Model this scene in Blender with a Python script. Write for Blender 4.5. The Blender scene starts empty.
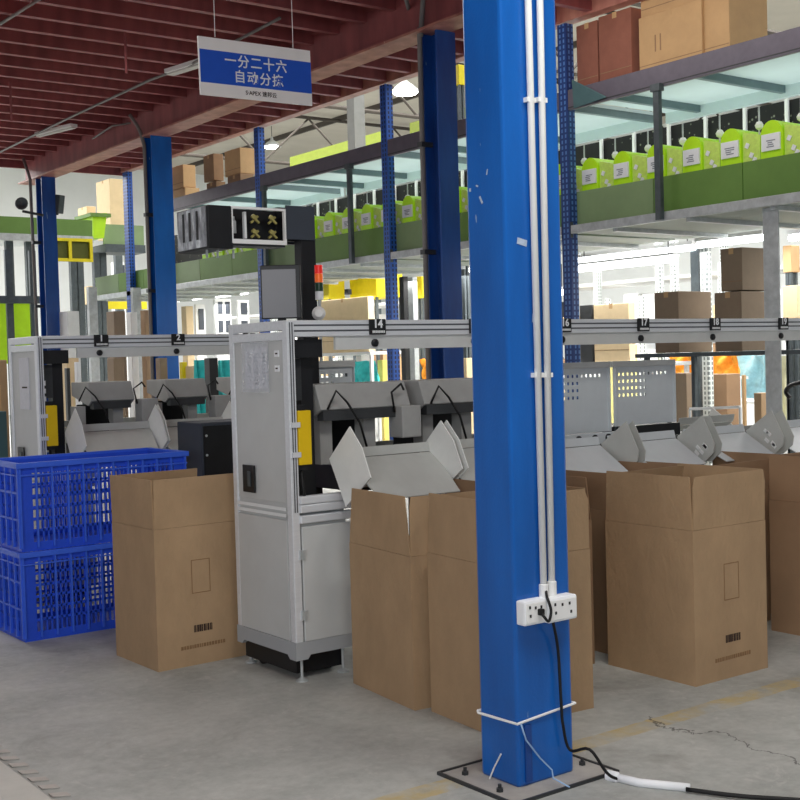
import bpy, bmesh, math, random
from mathutils import Vector, Matrix, Euler
random.seed(7)
SC = bpy.context.scene
COL = SC.collection
PI = math.pi

# ------------------------------------------------------------------ camera
F, PITCH, ROLL, YAW, EYE = 1220.3, .03296, -.0280, .63774, 1.5
fw = Vector((math.sin(YAW)*math.cos(PITCH), math.cos(YAW)*math.cos(PITCH), -math.sin(PITCH)))
rt = fw.cross(Vector((0, 0, 1))).normalized(); up = rt.cross(fw)
RT = rt*math.cos(ROLL) + up*math.sin(ROLL); UP = -rt*math.sin(ROLL) + up*math.cos(ROLL)
cam = bpy.data.cameras.new('camera'); co = bpy.data.objects.new('camera', cam); COL.objects.link(co)
m = Matrix((RT, UP, -fw)).transposed().to_4x4(); m.translation = (0, 0, EYE); co.matrix_world = m
cam.sensor_width = 36; cam.sensor_fit = 'HORIZONTAL'; cam.lens = F/800*36; cam.clip_end = 200; cam.clip_start = .05
SC.camera = co
def spot(px, py, **k):
    """where the sight line of a picture point meets a real plane of the place (x=, y= or z=)"""
    d = RT*((px-400)/F) - UP*((py-400)/F) + fw
    for a, v in k.items():
        i = 'xyz'.index(a); t = (v - (0, 0, EYE)[i])/d[i]
        return Vector((0, 0, EYE)) + d*t

# ------------------------------------------------------------------ materials
MATS = {}
def mat(name, col, rough=.6, metal=0., var=.12, scale=8., col2=None, bump=0., bscale=60., emit=None, estr=0., stretch=None, spec=.4, alpha=None):
    if name in MATS: return MATS[name]
    M = bpy.data.materials.new(name); M.use_nodes = True; N = M.node_tree.nodes; L = M.node_tree.links
    b = N['Principled BSDF']
    tc = N.new('ShaderNodeTexCoord'); mp = N.new('ShaderNodeMapping'); L.new(tc.outputs['Object'], mp.inputs[0])
    if stretch: mp.inputs['Scale'].default_value = stretch
    nz = N.new('ShaderNodeTexNoise'); nz.inputs['Scale'].default_value = scale; nz.inputs['Detail'].default_value = 6; nz.inputs['Roughness'].default_value = .65
    L.new(mp.outputs[0], nz.inputs['Vector'])
    cr = N.new('ShaderNodeValToRGB'); cr.color_ramp.elements[0].position = .3; cr.color_ramp.elements[1].position = .7
    c2 = col2 or tuple(min(1, c*(1+var)) for c in col); c1 = tuple(c*(1-var) for c in col)
    cr.color_ramp.elements[0].color = (*c1, 1); cr.color_ramp.elements[1].color = (*c2, 1)
    L.new(nz.outputs['Fac'], cr.inputs[0]); L.new(cr.outputs[0], b.inputs['Base Color'])
    b.inputs['Roughness'].default_value = rough; b.inputs['Metallic'].default_value = metal; b.inputs['Specular IOR Level'].default_value = spec
    if bump:
        n2 = N.new('ShaderNodeTexNoise'); n2.inputs['Scale'].default_value = bscale; L.new(mp.outputs[0], n2.inputs['Vector'])
        bp = N.new('ShaderNodeBump'); bp.inputs['Strength'].default_value = bump; bp.inputs['Distance'].default_value = .02
        L.new(n2.outputs['Fac'], bp.inputs['Height']); L.new(bp.outputs[0], b.inputs['Normal'])
    if emit:
        b.inputs['Emission Color'].default_value = (*emit, 1); b.inputs['Emission Strength'].default_value = estr
    if alpha is not None: b.inputs['Alpha'].default_value = alpha
    MATS[name] = M; return M
def S(r, g, b):
    f = lambda c: (c/255/12.92) if c/255 < .04045 else ((c/255+.055)/1.055)**2.4
    return (f(r), f(g), f(b))
m_card = mat('cardboard', S(172, 143, 110), .85, var=.10, scale=5, bump=.15, bscale=45, stretch=(1, 1, .6))
m_card2 = mat('cardboard_pale', S(196, 160, 116), .85, var=.08, scale=4, bump=.1, bscale=40)
m_card3 = mat('cardboard_brown', S(150, 120, 92), .85, var=.1, scale=4)
m_card_bounce = mat('cardboard_red_bounce', S(140, 88, 72), .8, var=.12, scale=6)  # red light bounced off the mezzanine is put into the cardboard colour
m_yg = mat('yellow_green_panel', S(134, 150, 44), .6, var=.08)
m_cream = mat('cardboard_cream', S(224, 200, 160), .8, var=.05)
m_grey_card = mat('cardboard_greyed', S(140, 122, 102), .8, var=.07)
m_ink = mat('print_ink', S(58, 42, 34), .8, var=.1)
m_inkpale = mat('print_ink_faded', S(138, 106, 74), .85, var=.1)
m_machine = mat('machine_white_paint', S(196, 198, 197), .45, var=.05, scale=3)
m_machine2 = mat('machine_grey_trim', S(166, 169, 172), .5, var=.05, scale=4)
m_alu = mat('aluminium_profile', S(226, 229, 233), .42, .3, var=.06, scale=12, stretch=(.4, 6, 6))
m_alud = mat('aluminium_groove', S(96, 98, 102), .5, .4, var=.1)
m_railp = mat('rail_panel', S(208, 210, 208), .55, .1, var=.05)
m_chute = mat('chute_grey_plastic', S(188, 190, 186), .5, var=.06, scale=6)
m_chute2 = mat('chute_pale_plastic', S(236, 237, 233), .5, var=.05, scale=6)
m_chuteb = mat('chute_bluish_plastic', S(206, 212, 216), .5, var=.05, scale=6)
m_tray = mat('tray_grey', S(158, 158, 156), .55, var=.07)
m_black = mat('black_plastic', S(22, 23, 26), .45, var=.3, scale=10)
m_rubber = mat('black_rubber', S(14, 14, 15), .6, var=.2)
m_slate = mat('slate_grey_sheet', S(58, 64, 74), .5, var=.1, scale=4)
m_dark = mat('dark_steel', S(62, 64, 66), .5, .3, var=.15)
m_galv = mat('galvanised_steel', S(188, 193, 194), .45, .35, var=.18, scale=14)
m_galvd = mat('galvanised_dark', S(84, 92, 96), .5, .4, var=.18, scale=14)
m_shelf = mat('shelf_underside', S(176, 196, 200), .6, var=.05, scale=2)
m_shelfd = mat('shelf_support', S(96, 116, 120), .55, .2, var=.1)
m_purple = mat('rack_beam_purple_grey', S(98, 92, 104), .5, .1, var=.12, scale=9)
m_green = mat('green_panel', S(104, 140, 66), .6, var=.13, scale=1.6)
m_green2 = mat('green_panel_grey', S(132, 156, 112), .6, var=.1, scale=1.6)
m_lime = mat('lime_plastic', S(176, 222, 22), .45, var=.1, scale=5, emit=S(170, 225, 30), estr=.12)  # faint glow added to brighten the plastic, which is no lamp
m_limep = mat('lime_pale_plastic', S(206, 236, 110), .45, var=.12, scale=30)
m_lbl = mat('white_label', S(240, 242, 245), .5, var=.02)
m_yellow = mat('yellow_paint', S(232, 214, 20), .5, var=.08)
m_yellow2 = mat('yellow_sensor', S(228, 190, 8), .45, var=.05)
m_orange = mat('orange_fabric', S(250, 160, 50), .8, var=.25, scale=12, bump=.6, bscale=14)
m_cyan = mat('cyan_fabric', S(70, 205, 205), .8, var=.2, scale=12, bump=.8, bscale=12)
m_sky = mat('pale_blue_sheet', S(150, 200, 215), .5, var=.2, scale=10, bump=.8, bscale=10)
m_crate = mat('blue_crate_plastic', S(40, 82, 214), .4, var=.1, scale=6)
m_cratel = mat('blue_crate_rim', S(60, 104, 228), .4, var=.08, scale=6)
m_white = mat('white_paint', S(228, 230, 230), .6, var=.04)
m_pvc = mat('white_conduit', S(238, 238, 236), .45, var=.03)
m_wall = mat('white_plaster', S(232, 236, 236), .9, var=.05, scale=.6)
m_roof = mat('roof_sheet', S(190, 184, 172), .8, var=.08, scale=.7)
m_truss = mat('truss_steel', S(72, 66, 60), .7, var=.1)
m_paper = mat('paper_sheet', S(214, 216, 222), .6, var=.05, scale=40)
m_paperink = mat('paper_print', S(140, 144, 152), .7, var=.1)
m_pocket = mat('plastic_pocket', S(232, 236, 244), .12, var=.03, scale=20, bump=.5, bscale=25, alpha=.35)
m_signw = mat('sign_white', S(250, 246, 244), .5, var=.02)
m_signb = mat('sign_blue', S(34, 90, 205), .5, var=.04)
m_red = mat('red_lens', S(225, 40, 34), .3, var=.03, emit=S(225, 30, 20), estr=.25)
m_amber = mat('amber_lens', S(240, 110, 40), .3, var=.03, emit=S(240, 100, 30), estr=.25)
m_gdark = mat('green_lens', S(24, 62, 40), .3, var=.05)
m_screen = mat('dark_grey_screen', S(116, 116, 120), .35, var=.03, scale=2)
m_brass = mat('brassy_parts', S(170, 160, 96), .5, .2, var=.2)
m_silver = mat('silver_foil', S(186, 188, 192), .3, .6, var=.45, scale=26, bump=.6, bscale=20, stretch=(1, 1, .5))
m_tube = mat('led_tube_lit', (1, 1, 1), .4, var=0, emit=(.95, .98, 1), estr=9)
m_lamp = mat('lamp_lit', (1, 1, 1), .4, var=0, emit=(1, .98, .93), estr=45)
m_tubeoff = mat('lamp_diffuser_off', S(200, 195, 190), .4, var=.02)
m_cable = mat('grey_cable', S(120, 116, 114), .6, var=.1)
m_cord = mat('pale_blue_cord', S(150, 180, 215), .6, var=.05)
m_tile = mat('teal_sheet', S(70, 100, 104), .5, var=.1)
m_olive = mat('olive_mesh', S(86, 92, 30), .7, var=.2, scale=50)

def painted(name, base, dark, chip, zfade=0., rough=.28):
    M = bpy.data.materials.new(name); M.use_nodes = True; N = M.node_tree.nodes; L = M.node_tree.links; b = N['Principled BSDF']
    tc = N.new('ShaderNodeTexCoord'); n1 = N.new('ShaderNodeTexNoise'); n1.inputs['Scale'].default_value = 2.2; n1.inputs['Detail'].default_value = 7
    mp = N.new('ShaderNodeMapping'); mp.inputs['Scale'].default_value = (3, 3, .7); L.new(tc.outputs['Object'], mp.inputs[0]); L.new(mp.outputs[0], n1.inputs['Vector'])
    r1 = N.new('ShaderNodeValToRGB'); r1.color_ramp.elements[0].position = .35; r1.color_ramp.elements[1].position = .7
    r1.color_ramp.elements[0].color = (*dark, 1); r1.color_ramp.elements[1].color = (*base, 1); L.new(n1.outputs['Fac'], r1.inputs[0])
    n2 = N.new('ShaderNodeTexNoise'); n2.inputs['Scale'].default_value = 6; n2.inputs['Detail'].default_value = 10; L.new(mp.outputs[0], n2.inputs['Vector'])
    r2 = N.new('ShaderNodeValToRGB'); r2.color_ramp.elements[0].position = .725; r2.color_ramp.elements[1].position = .74; L.new(n2.outputs['Fac'], r2.inputs[0])
    mx = N.new('ShaderNodeMixRGB'); L.new(r2.outputs[0], mx.inputs[0]); L.new(r1.outputs[0], mx.inputs[1]); mx.inputs[2].default_value = (*chip, 1)
    L.new(mx.outputs[0], b.inputs['Base Color']); b.inputs['Roughness'].default_value = rough
    n3 = N.new('ShaderNodeTexNoise'); n3.inputs['Scale'].default_value = 90; L.new(tc.outputs['Object'], n3.inputs['Vector'])
    bp = N.new('ShaderNodeBump'); bp.inputs['Strength'].default_value = .08; bp.inputs['Distance'].default_value = .01; L.new(n3.outputs['Fac'], bp.inputs['Height']); L.new(bp.outputs[0], b.inputs['Normal'])
    return M
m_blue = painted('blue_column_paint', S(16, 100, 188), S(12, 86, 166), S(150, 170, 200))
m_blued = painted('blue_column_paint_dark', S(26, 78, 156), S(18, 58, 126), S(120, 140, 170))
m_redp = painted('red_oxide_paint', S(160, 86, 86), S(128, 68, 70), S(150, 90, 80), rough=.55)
m_redl = painted('red_oxide_paint_lit', S(186, 128, 112), S(150, 92, 82), S(200, 170, 150), rough=.45)  # paler copy of the red paint: hall light on the steel put into colour

def perforated(name, col, hole, sz=.05, sy=.045, r=.012):
    """a painted upright with rows of slots, made from object coordinates"""
    M = bpy.data.materials.new(name); M.use_nodes = True; N = M.node_tree.nodes; L = M.node_tree.links; b = N['Principled BSDF']
    tc = N.new('ShaderNodeTexCoord'); sp = N.new('ShaderNodeSeparateXYZ'); L.new(tc.outputs['Object'], sp.inputs[0])
    def mth(op, a, bb=None):
        n = N.new('ShaderNodeMath'); n.operation = op
        for i, v in enumerate((a, bb)):
            if v is None: continue
            if isinstance(v, (int, float)): n.inputs[i].default_value = v
            else: L.new(v, n.inputs[i])
        return n.outputs[0]
    h = mth('ADD', sp.outputs['X'], sp.outputs['Y'])
    dz = mth('ABSOLUTE', mth('SUBTRACT', mth('FRACT', mth('DIVIDE', sp.outputs['Z'], sz)), .5))
    dy = mth('ABSOLUTE', mth('SUBTRACT', mth('FRACT', mth('DIVIDE', h, sy)), .5))
    k = mth('MULTIPLY', mth('LESS_THAN', dz, r/sz*1.3), mth('LESS_THAN', dy, r/sy*.8))
    mx = N.new('ShaderNodeMixRGB'); L.new(k, mx.inputs[0]); mx.inputs[1].default_value = (*col, 1); mx.inputs[2].default_value = (*hole, 1)
    L.new(mx.outputs[0], b.inputs['Base Color']); b.inputs['Roughness'].default_value = .45
    return M
m_upr = perforated('blue_perforated_upright', S(34, 88, 178), S(10, 26, 60))
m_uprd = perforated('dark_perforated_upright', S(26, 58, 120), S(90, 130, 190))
m_uprw = perforated('white_perforated_upright', S(222, 228, 226), S(120, 130, 130))

def concrete():
    M = bpy.data.materials.new('worn_concrete'); M.use_nodes = True; N = M.node_tree.nodes; L = M.node_tree.links; b = N['Principled BSDF']
    tc = N.new('ShaderNodeTexCoord'); sp = N.new('ShaderNodeSeparateXYZ'); L.new(tc.outputs['Object'], sp.inputs[0])
    def noise(s, d=8, st=None, dist=0):
        n = N.new('ShaderNodeTexNoise'); n.inputs['Scale'].default_value = s; n.inputs['Detail'].default_value = d; n.inputs['Roughness'].default_value = .65; n.inputs['Distortion'].default_value = dist
        if st:
            mp = N.new('ShaderNodeMapping'); mp.inputs['Scale'].default_value = st; L.new(tc.outputs['Object'], mp.inputs[0]); L.new(mp.outputs[0], n.inputs['Vector'])
        else: L.new(tc.outputs['Object'], n.inputs['Vector'])
        return n.outputs['Fac']
    def mth(op, a, bb=None):
        n = N.new('ShaderNodeMath'); n.operation = op
        for i, v in enumerate((a, bb)):
            if v is None: continue
            if isinstance(v, (int, float)): n.inputs[i].default_value = v
            else: L.new(v, n.inputs[i])
        return n.outputs[0]
    def ramp(f, p0, c0, p1, c1):
        r = N.new('ShaderNodeValToRGB'); r.color_ramp.elements[0].position = p0; r.color_ramp.elements[1].position = p1
        r.color_ramp.elements[0].color = (*c0, 1); r.color_ramp.elements[1].color = (*c1, 1); L.new(f, r.inputs[0]); return r.outputs[0]
    def mix(f, a, bb, typ='MIX'):
        n = N.new('ShaderNodeMixRGB'); n.blend_type = typ
        for i, v in enumerate((f, a, bb)):
            if isinstance(v, (int, float)): n.inputs[i].default_value = v
            elif isinstance(v, tuple): n.inputs[i].default_value = (*v, 1)
            else: L.new(v, n.inputs[i])
        return n.outputs[0]
    c = ramp(noise(1.6, 9, None, .4), .32, S(146, 148, 145), .68, S(190, 191, 187))
    c = mix(.3, c, ramp(noise(22, 10), .3, S(140, 141, 138), .7, S(200, 202, 197)))
    st = ramp(noise(1.7, 9, None, .9), .56, (0, 0, 0), .7, (1, 1, 1))
    c = mix(mth('MULTIPLY', st, .5), c, S(126, 123, 117))
    sc = ramp(noise(7, 10, (1, 1, 1), 1.5), .60, (0, 0, 0), .66, (1, 1, 1))
    c = mix(mth('MULTIPLY', sc, .3), c, S(205, 203, 198))
    # worn yellow lane line painted along x, y = 3.21 .. 3.33
    x, y = sp.outputs['X'], sp.outputs['Y']
    yy = mth('ADD', y, mth('MULTIPLY', mth('SUBTRACT', noise(9, 4), .5), .03))
    ln = mth('LESS_THAN', mth('ABSOLUTE', mth('SUBTRACT', yy, 3.34)), .055)
    wear = ramp(noise(6, 10, None, .6), .36, (.0, .0, .0), .62, (.7, .7, .7))
    c = mix(mth('MULTIPLY', ln, wear), c, S(190, 165, 96))
    # a crack that wanders along y near x = 3.7
    xx = mth('ADD', x, mth('MULTIPLY', mth('SUBTRACT', noise(3.2, 6), .5), .42))
    ck = mth('MULTIPLY', mth('LESS_THAN', mth('ABSOLUTE', mth('SUBTRACT', xx, 3.76)), .005), mth('MULTIPLY', mth('LESS_THAN', y, 3.42), mth('GREATER_THAN', x, 3.4)))
    c = mix(mth('MULTIPLY', ck, .75), c, S(62, 60, 58))
    L.new(c, b.inputs['Base Color'])
    L.new(ramp(noise(5, 6), .3, (.5, .5, .5), .7, (.72, .72, .72)), b.inputs['Roughness'])
    bp = N.new('ShaderNodeBump'); bp.inputs['Strength'].default_value = .15; bp.inputs['Distance'].default_value = .01; L.new(noise(40, 8), bp.inputs['Height']); L.new(bp.outputs[0], b.inputs['Normal'])
    return M
m_floor = concrete()

def speckle(name, base, dots, sc=26, th=.16):
    M = bpy.data.materials.new(name); M.use_nodes = True; N = M.node_tree.nodes; L = M.node_tree.links; b = N['Principled BSDF']
    tc = N.new('ShaderNodeTexCoord'); v = N.new('ShaderNodeTexVoronoi'); v.inputs['Scale'].default_value = sc; L.new(tc.outputs['Object'], v.inputs['Vector'])
    r = N.new('ShaderNodeValToRGB'); r.color_ramp.elements[0].position = th; r.color_ramp.elements[1].position = th+.1
    r.color_ramp.elements[0].color = (*dots, 1); r.color_ramp.elements[1].color = (*base, 1); L.new(v.outputs['Distance'], r.inputs[0]); L.new(r.outputs[0], b.inputs['Base Color'])
    b.inputs['Roughness'].default_value = .7
    return M
m_net = speckle('dark_mesh_with_ties', S(12, 14, 14), S(120, 124, 110), 16, .12)
m_corr = mat('corrugated_sheet', S(190, 176, 160), .6, var=.06)

# ------------------------------------------------------------------ mesh builder
def catmull(P, k=5):
    out = []
    for i in range(len(P)-1):
        a, b, c, d = P[max(i-1, 0)], P[i], P[i+1], P[min(i+2, len(P)-1)]
        for j in range(k):
            t = j/k; out.append(.5*((2*b)+(c-a)*t+(2*a-5*b+4*c-d)*t*t+(3*b-a-3*c+d)*t**3))
    return out+[P[-1]]
class MB:
    def __init__(s): s.bm = bmesh.new()
    def box(s, x0, x1, y0, y1, z0, z1):
        c = [(x0, y0, z0), (x1, y0, z0), (x1, y1, z0), (x0, y1, z0), (x0, y0, z1), (x1, y0, z1), (x1, y1, z1), (x0, y1, z1)]
        return s.hexa(c)
    def hexa(s, c):
        v = [s.bm.verts.new(p) for p in c]
        for f in ((3, 2, 1, 0), (4, 5, 6, 7), (0, 1, 5, 4), (1, 2, 6, 5), (2, 3, 7, 6), (3, 0, 4, 7)): s.bm.faces.new([v[i] for i in f])
        return s
    def obox(s, c, size, rot=(0, 0, 0)):
        R = Euler(rot).to_matrix(); h = Vector(size)/2; c = Vector(c)
        return s.hexa([c + R @ Vector((h.x*a, h.y*b, h.z*d)) for d in (-1, 1) for a, b in ((-1, -1), (1, -1), (1, 1), (-1, 1))])
    def prism(s, pts, vec):
        vec = Vector(vec); a = [s.bm.verts.new(Vector(p)) for p in pts]; b = [s.bm.verts.new(Vector(p)+vec) for p in pts]
        s.bm.faces.new(a[::-1]); s.bm.faces.new(b); n = len(pts)
        for i in range(n): s.bm.faces.new((a[i], a[(i+1) % n], b[(i+1) % n], b[i]))
        return s
    def plate(s, pts, t=.004):
        p = [Vector(q) for q in pts]; n = (p[1]-p[0]).cross(p[2]-p[0]).normalized()
        return s.prism([q - n*t/2 for q in p], n*t)
    def tube(s, pts, r, n=8):
        pts = [Vector(p) for p in pts]; rings = []
        if len(pts) > 3 and n >= 8: pts = catmull(pts)
        for i, p in enumerate(pts):
            d = (pts[min(i+1, len(pts)-1)] - pts[max(i-1, 0)]).normalized()
            a = d.orthogonal().normalized() if abs(d.z) > .95 else d.cross(Vector((0, 0, 1))).normalized()
            if i and rings:
                a0 = (rings[-1][0].co - pts[i-1]); a = (a0 - d*a0.dot(d)).normalized()
            b = d.cross(a)
            rings.append([s.bm.verts.new(p + (a*math.cos(2*PI*k/n) + b*math.sin(2*PI*k/n))*r) for k in range(n)])
        for A, B in zip(rings, rings[1:]):
            for k in range(n): s.bm.faces.new((A[k], A[(k+1) % n], B[(k+1) % n], B[k]))
        s.bm.faces.new(rings[0][::-1]); s.bm.faces.new(rings[-1]); return s
    def lathe(s, c, prof, axis=(0, 0, 1), n=16):
        ax = Vector(axis).normalized(); a = ax.orthogonal().normalized(); b = ax.cross(a); c = Vector(c); rings = []
        for r, h in prof: rings.append([s.bm.verts.new(c + ax*h + (a*math.cos(2*PI*k/n)+b*math.sin(2*PI*k/n))*max(r, .0005)) for k in range(n)])
        for A, B in zip(rings, rings[1:]):
            for k in range(n): s.bm.faces.new((A[k], A[(k+1) % n], B[(k+1) % n], B[k]))
        s.bm.faces.new(rings[0][::-1]); s.bm.faces.new(rings[-1]); return s
    def sheet(s, f, nu, nv):
        g = [[s.bm.verts.new(f(i/nu, j/nv)) for j in range(nv+1)] for i in range(nu+1)]
        for i in range(nu):
            for j in range(nv): s.bm.faces.new((g[i][j], g[i+1][j], g[i+1][j+1], g[i][j+1]))
        return s
    def build(s, name, material, parent=None, smooth=False, bevel=0., origin=None):
        bmesh.ops.recalc_face_normals(s.bm, faces=s.bm.faces)
        me = bpy.data.meshes.new(name)
        vs = [v.co for v in s.bm.verts]
        if parent is None: org = Vector((sum(v.x for v in vs)/len(vs), sum(v.y for v in vs)/len(vs), min(v.z for v in vs)))
        else: org = world_loc(parent)
        if origin: org = Vector(origin)
        for v in s.bm.verts: v.co -= org
        s.bm.to_mesh(me); s.bm.free()
        if smooth:
            for p in me.polygons: p.use_smooth = True
        me.materials.append(material)
        o = bpy.data.objects.new(name, me); COL.objects.link(o)
        if parent is None: o.location = org
        else: o.parent = parent
        if bevel:
            bv = o.modifiers.new('bevel', 'BEVEL'); bv.width = bevel; bv.segments = 2; bv.limit_method = 'ANGLE'
        if smooth:
            pass
        return o
def world_loc(o):
    v = Vector(o.location)
    while o.parent: o = o.parent; v += o.location
    return v
def thing(name, label, cat, loc=(0, 0, 0), group=None):
    o = bpy.data.objects.new(name, None); COL.objects.link(o); o.location = loc; o.empty_display_size = .1
    o['label'] = label; o['category'] = cat
    if group: o['group'] = group
    return o
def tag(o, label, cat, group=None, kind=None):
    o['label'] = label; o['category'] = cat
    if group: o['group'] = group
    if kind: o['kind'] = kind
    return o
def struct(o): o['kind'] = 'structure'; return o
def dup(root, delta, label=None, group=None):
    r = root.copy(); COL.objects.link(r); r.location = root.location + Vector(delta)
    if label: r['label'] = label
    if group: r['group'] = group
    for ch in list(root.children):
        c = ch.copy(); COL.objects.link(c); c.parent = r
        for g in list(ch.children):
            d = g.copy(); COL.objects.link(d); d.parent = c
    return r
ORD = ['first', 'second', 'third', 'fourth', 'fifth', 'sixth', 'seventh', 'eighth', 'ninth', 'tenth', 'eleventh', 'twelfth', 'thirteenth', 'fourteenth', 'fifteenth', 'sixteenth', 'seventeenth', 'eighteenth', 'nineteenth', 'twentieth', 'twenty-first', 'twenty-second', 'twenty-third', 'twenty-fourth', 'twenty-fifth', 'twenty-sixth']
def text(name, body, size, origin, ux, uz, material, parent, off=0., depth=.001, align='CENTER', sp=1.):
    """lettering as a mesh: ux = reading direction, uz = up direction of the letters"""
    cu = bpy.data.curves.new(name, 'FONT'); cu.body = body; cu.size = size; cu.align_x = align; cu.align_y = 'CENTER'; cu.extrude = depth; cu.offset = off; cu.resolution_u = 3; cu.space_character = sp
    t = bpy.data.objects.new(name+'_curve', cu); COL.objects.link(t); bpy.context.view_layer.update()
    me = bpy.data.meshes.new_from_object(t.evaluated_get(bpy.context.evaluated_depsgraph_get())); bpy.data.objects.remove(t); bpy.data.curves.remove(cu)
    ux = Vector(ux).normalized(); uz = Vector(uz).normalized(); un = ux.cross(uz)
    M = Matrix((ux, uz, un)).transposed().to_4x4(); M.translation = Vector(origin) - world_loc(parent); me.transform(M)
    me.name = name; me.materials.clear(); me.materials.append(material)
    o = bpy.data.objects.new(name, me); COL.objects.link(o); o.parent = parent
    return o

# ================================================================== SETTING
struct(MB().box(-9, 30, -6, 42, -.1, 0).build('floor', m_floor, origin=(0, 0, 0)))
struct(MB().box(-2.5, 1.49, -6, 9, 0, .012).build('trim_1', mat('pale_kerb', S(200, 198, 192), .8, var=.06)))
tp = MB()
for k in range(40):
    y = 3.2+k*.105; tp.prism([(1.51, y, .002), (1.565, y-.03, .002), (1.565, y+.015, .002), (1.51, y+.045, .002)], (0, 0, .003))
struct(tp.build('trim_2', mat('worn_white_tape', S(188, 182, 176), .8, var=.1)))
struct(MB().box(29.5, 29.8, -6, 42, 0, 10).build('wall_back', m_wall))
struct(MB().box(-9, 30, 41, 41.3, 0, 10).build('wall_left', m_wall))
struct(MB().box(8.05, 30, -6, 42, 8.6, 8.75).build('ceiling', m_roof))
# mezzanine floor above the foreground, seen from below
DECK_END = 17.7
deck = struct(MB().box(-8, 7.95, -4, DECK_END, 4.66, 4.86).build('ceiling', m_redp))
k = 0; y = .6
while y < DECK_END-.2:
    j = MB(); j.box(-8, 7.88, y, y+.012, 4.532, 4.66); j.box(-8, 7.88, y, y+.065, 4.52, 4.532)
    struct(j.build('ceiling_joist', m_redp)); y += .44
def hbeam(name, x, y0, y1, z0, z1, w):
    struct(MB().box(x-.012, x+.012, y0, y1, z0+.02, z1).build(name, m_redp))
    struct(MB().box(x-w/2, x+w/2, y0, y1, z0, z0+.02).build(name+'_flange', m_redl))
hbeam('ceiling_beam', 6.4, -4, DECK_END, 4.22, 4.6, .26)
hbeam('ceiling_beam', 2.92, -4, DECK_END, 4.22, 4.6, .26)
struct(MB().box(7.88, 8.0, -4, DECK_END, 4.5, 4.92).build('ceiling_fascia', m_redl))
struct(MB().box(-8, 8, DECK_END, DECK_END+.05, 4.46, 4.92).build('ceiling_fascia', m_redp))
# hall roof trusses
def truss(y):
    t = thing('roof_truss', '', 'roof truss', (18, y, 7.1)); b = MB()
    b.tube([(8.3, y, 7.1), (29.4, y, 7.1)], .05, 6); b.build('bottom_chord', m_truss, t)
    MB().tube([(8.3, y, 8.45), (29.4, y, 8.45)], .05, 6).build('top_chord', m_truss, t)
    x = 8.4; flip = 0
    while x < 29:
        MB().tube([(x, y, 8.42 if flip else 7.12), (x+1.5, y, 7.12 if flip else 8.42)], .03, 6).build('diagonal_brace', m_truss, t); x += 1.5; flip ^= 1
    return t
for i, y in enumerate((13.5, 17.5, 22.5, 29.5)):
    truss(y)['label'] = 'grey roof truss with zigzag braces, %s from the front under the hall roof' % ('nearest', 'second', 'third', 'farthest')[i]
for i, x in enumerate((12., 16., 20., 24., 28.)):
    o = MB().box(x-.04, x+.04, -5.9, 40.9, 8.46, 8.6).build('roof_purlin', m_truss); tag(o, 'long grey roof purlin under the hall roof, %s from the rack' % ORD[i], 'roof purlin')

# ------------------------------------------------------------------ foreground pillar
px0, px1, py0, py1 = 2.788, 3.055, 3.134, 3.335
P = thing('steel_column', 'big glossy blue steel column in the foreground carrying two white conduits', 'column', ((px0+px1)/2, (py0+py1)/2, 0))
MB().box(px0, px1, py0, py1, .004, 4.5).build('shaft', m_blue, P, bevel=.012)
MB().box(px0-.11, px1+.11, py0-.1, py1+.1, 0, .006).build('base_plate', mat('dusty_plate', S(165, 161, 156), .8, var=.15), P)
e_ = MB()
for q in ((px0-.118, px0-.11, py0-.1, py1+.1), (px1+.11, px1+.118, py0-.1, py1+.1)): e_.box(*q, 0, .012)
for q in ((px0-.118, px1+.118, py0-.108, py0-.1), (px0-.118, px1+.118, py1+.1, py1+.108)): e_.box(*q, 0, .012)
e_.build('plate_edge_shadow', m_dark, P)  # dark strips: the plate's edge with the shadow along it painted in
for a, b in ((px0-.07, py0+.02), (px0-.05, py1+.03), (px1+.07, py0+.03), (px1+.06, py1+.05)):
    MB().lathe((a, b, .006), [(.013, 0), (.013, .012), (.007, .012), (.007, .026)], n=6).build('anchor_bolt', m_dark, P)
MB().box(px0+.03, px0+.06, py0-.006, py0, .02, .22).build('weld_seam', m_blued, P)
for i, (a, b, ww, hh, an) in enumerate(((522, 242, .045, .022, .2), (481, 200, .008, .03, -.5), (477, 186, .012, .006, .3), (487, 172, .005, .02, .3), (470, 190, .01, .012, 0), (533, 318, .006, .03, .1))):
    q = spot(a, b, x=px0-.0012) if a < 520 else spot(a, b, y=py0-.0012)
    MB().obox(q, (.001, ww, hh) if a < 520 else (ww, .001, hh), (an, 0, 0) if a < 520 else (0, an, 0)).build('paint_scratch', mat('bare_scratch', S(170, 185, 205), .6, var=.15, scale=60), P)
pf = py0-.014
def on_face(a, b): return spot(a, b, y=pf)
for i, (a, b, lab) in enumerate((((527, -40), (544, 600), 'left white plastic conduit running down the foreground blue column'), ((539, -40), (552, 597), 'right white plastic conduit running down the foreground blue column'))):
    A, B = on_face(*a), on_face(*b); c = thing('conduit_pipe', lab, 'conduit', (B.x, pf, B.z), 'white conduits on the column')
    MB().tube([(A.x, pf, 4.3), (A.x, pf, A.z), (B.x, pf, B.z)], .0125, 10).build('pipe', m_pvc, c, smooth=True)
    for py in (100, 375):
        q = on_face(a[0]+(b[0]-a[0])*(py+40)/640, py); MB().box(q.x-.021, q.x+.021, py0-.02, py0, q.z-.008, q.z+.008).build('pipe_clip', m_pvc, c)
    MB().lathe((B.x, pf, B.z-.005), [(.017, 0), (.017, .06), (.0135, .062)], n=12).build('coupling', m_pvc, c)
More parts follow.
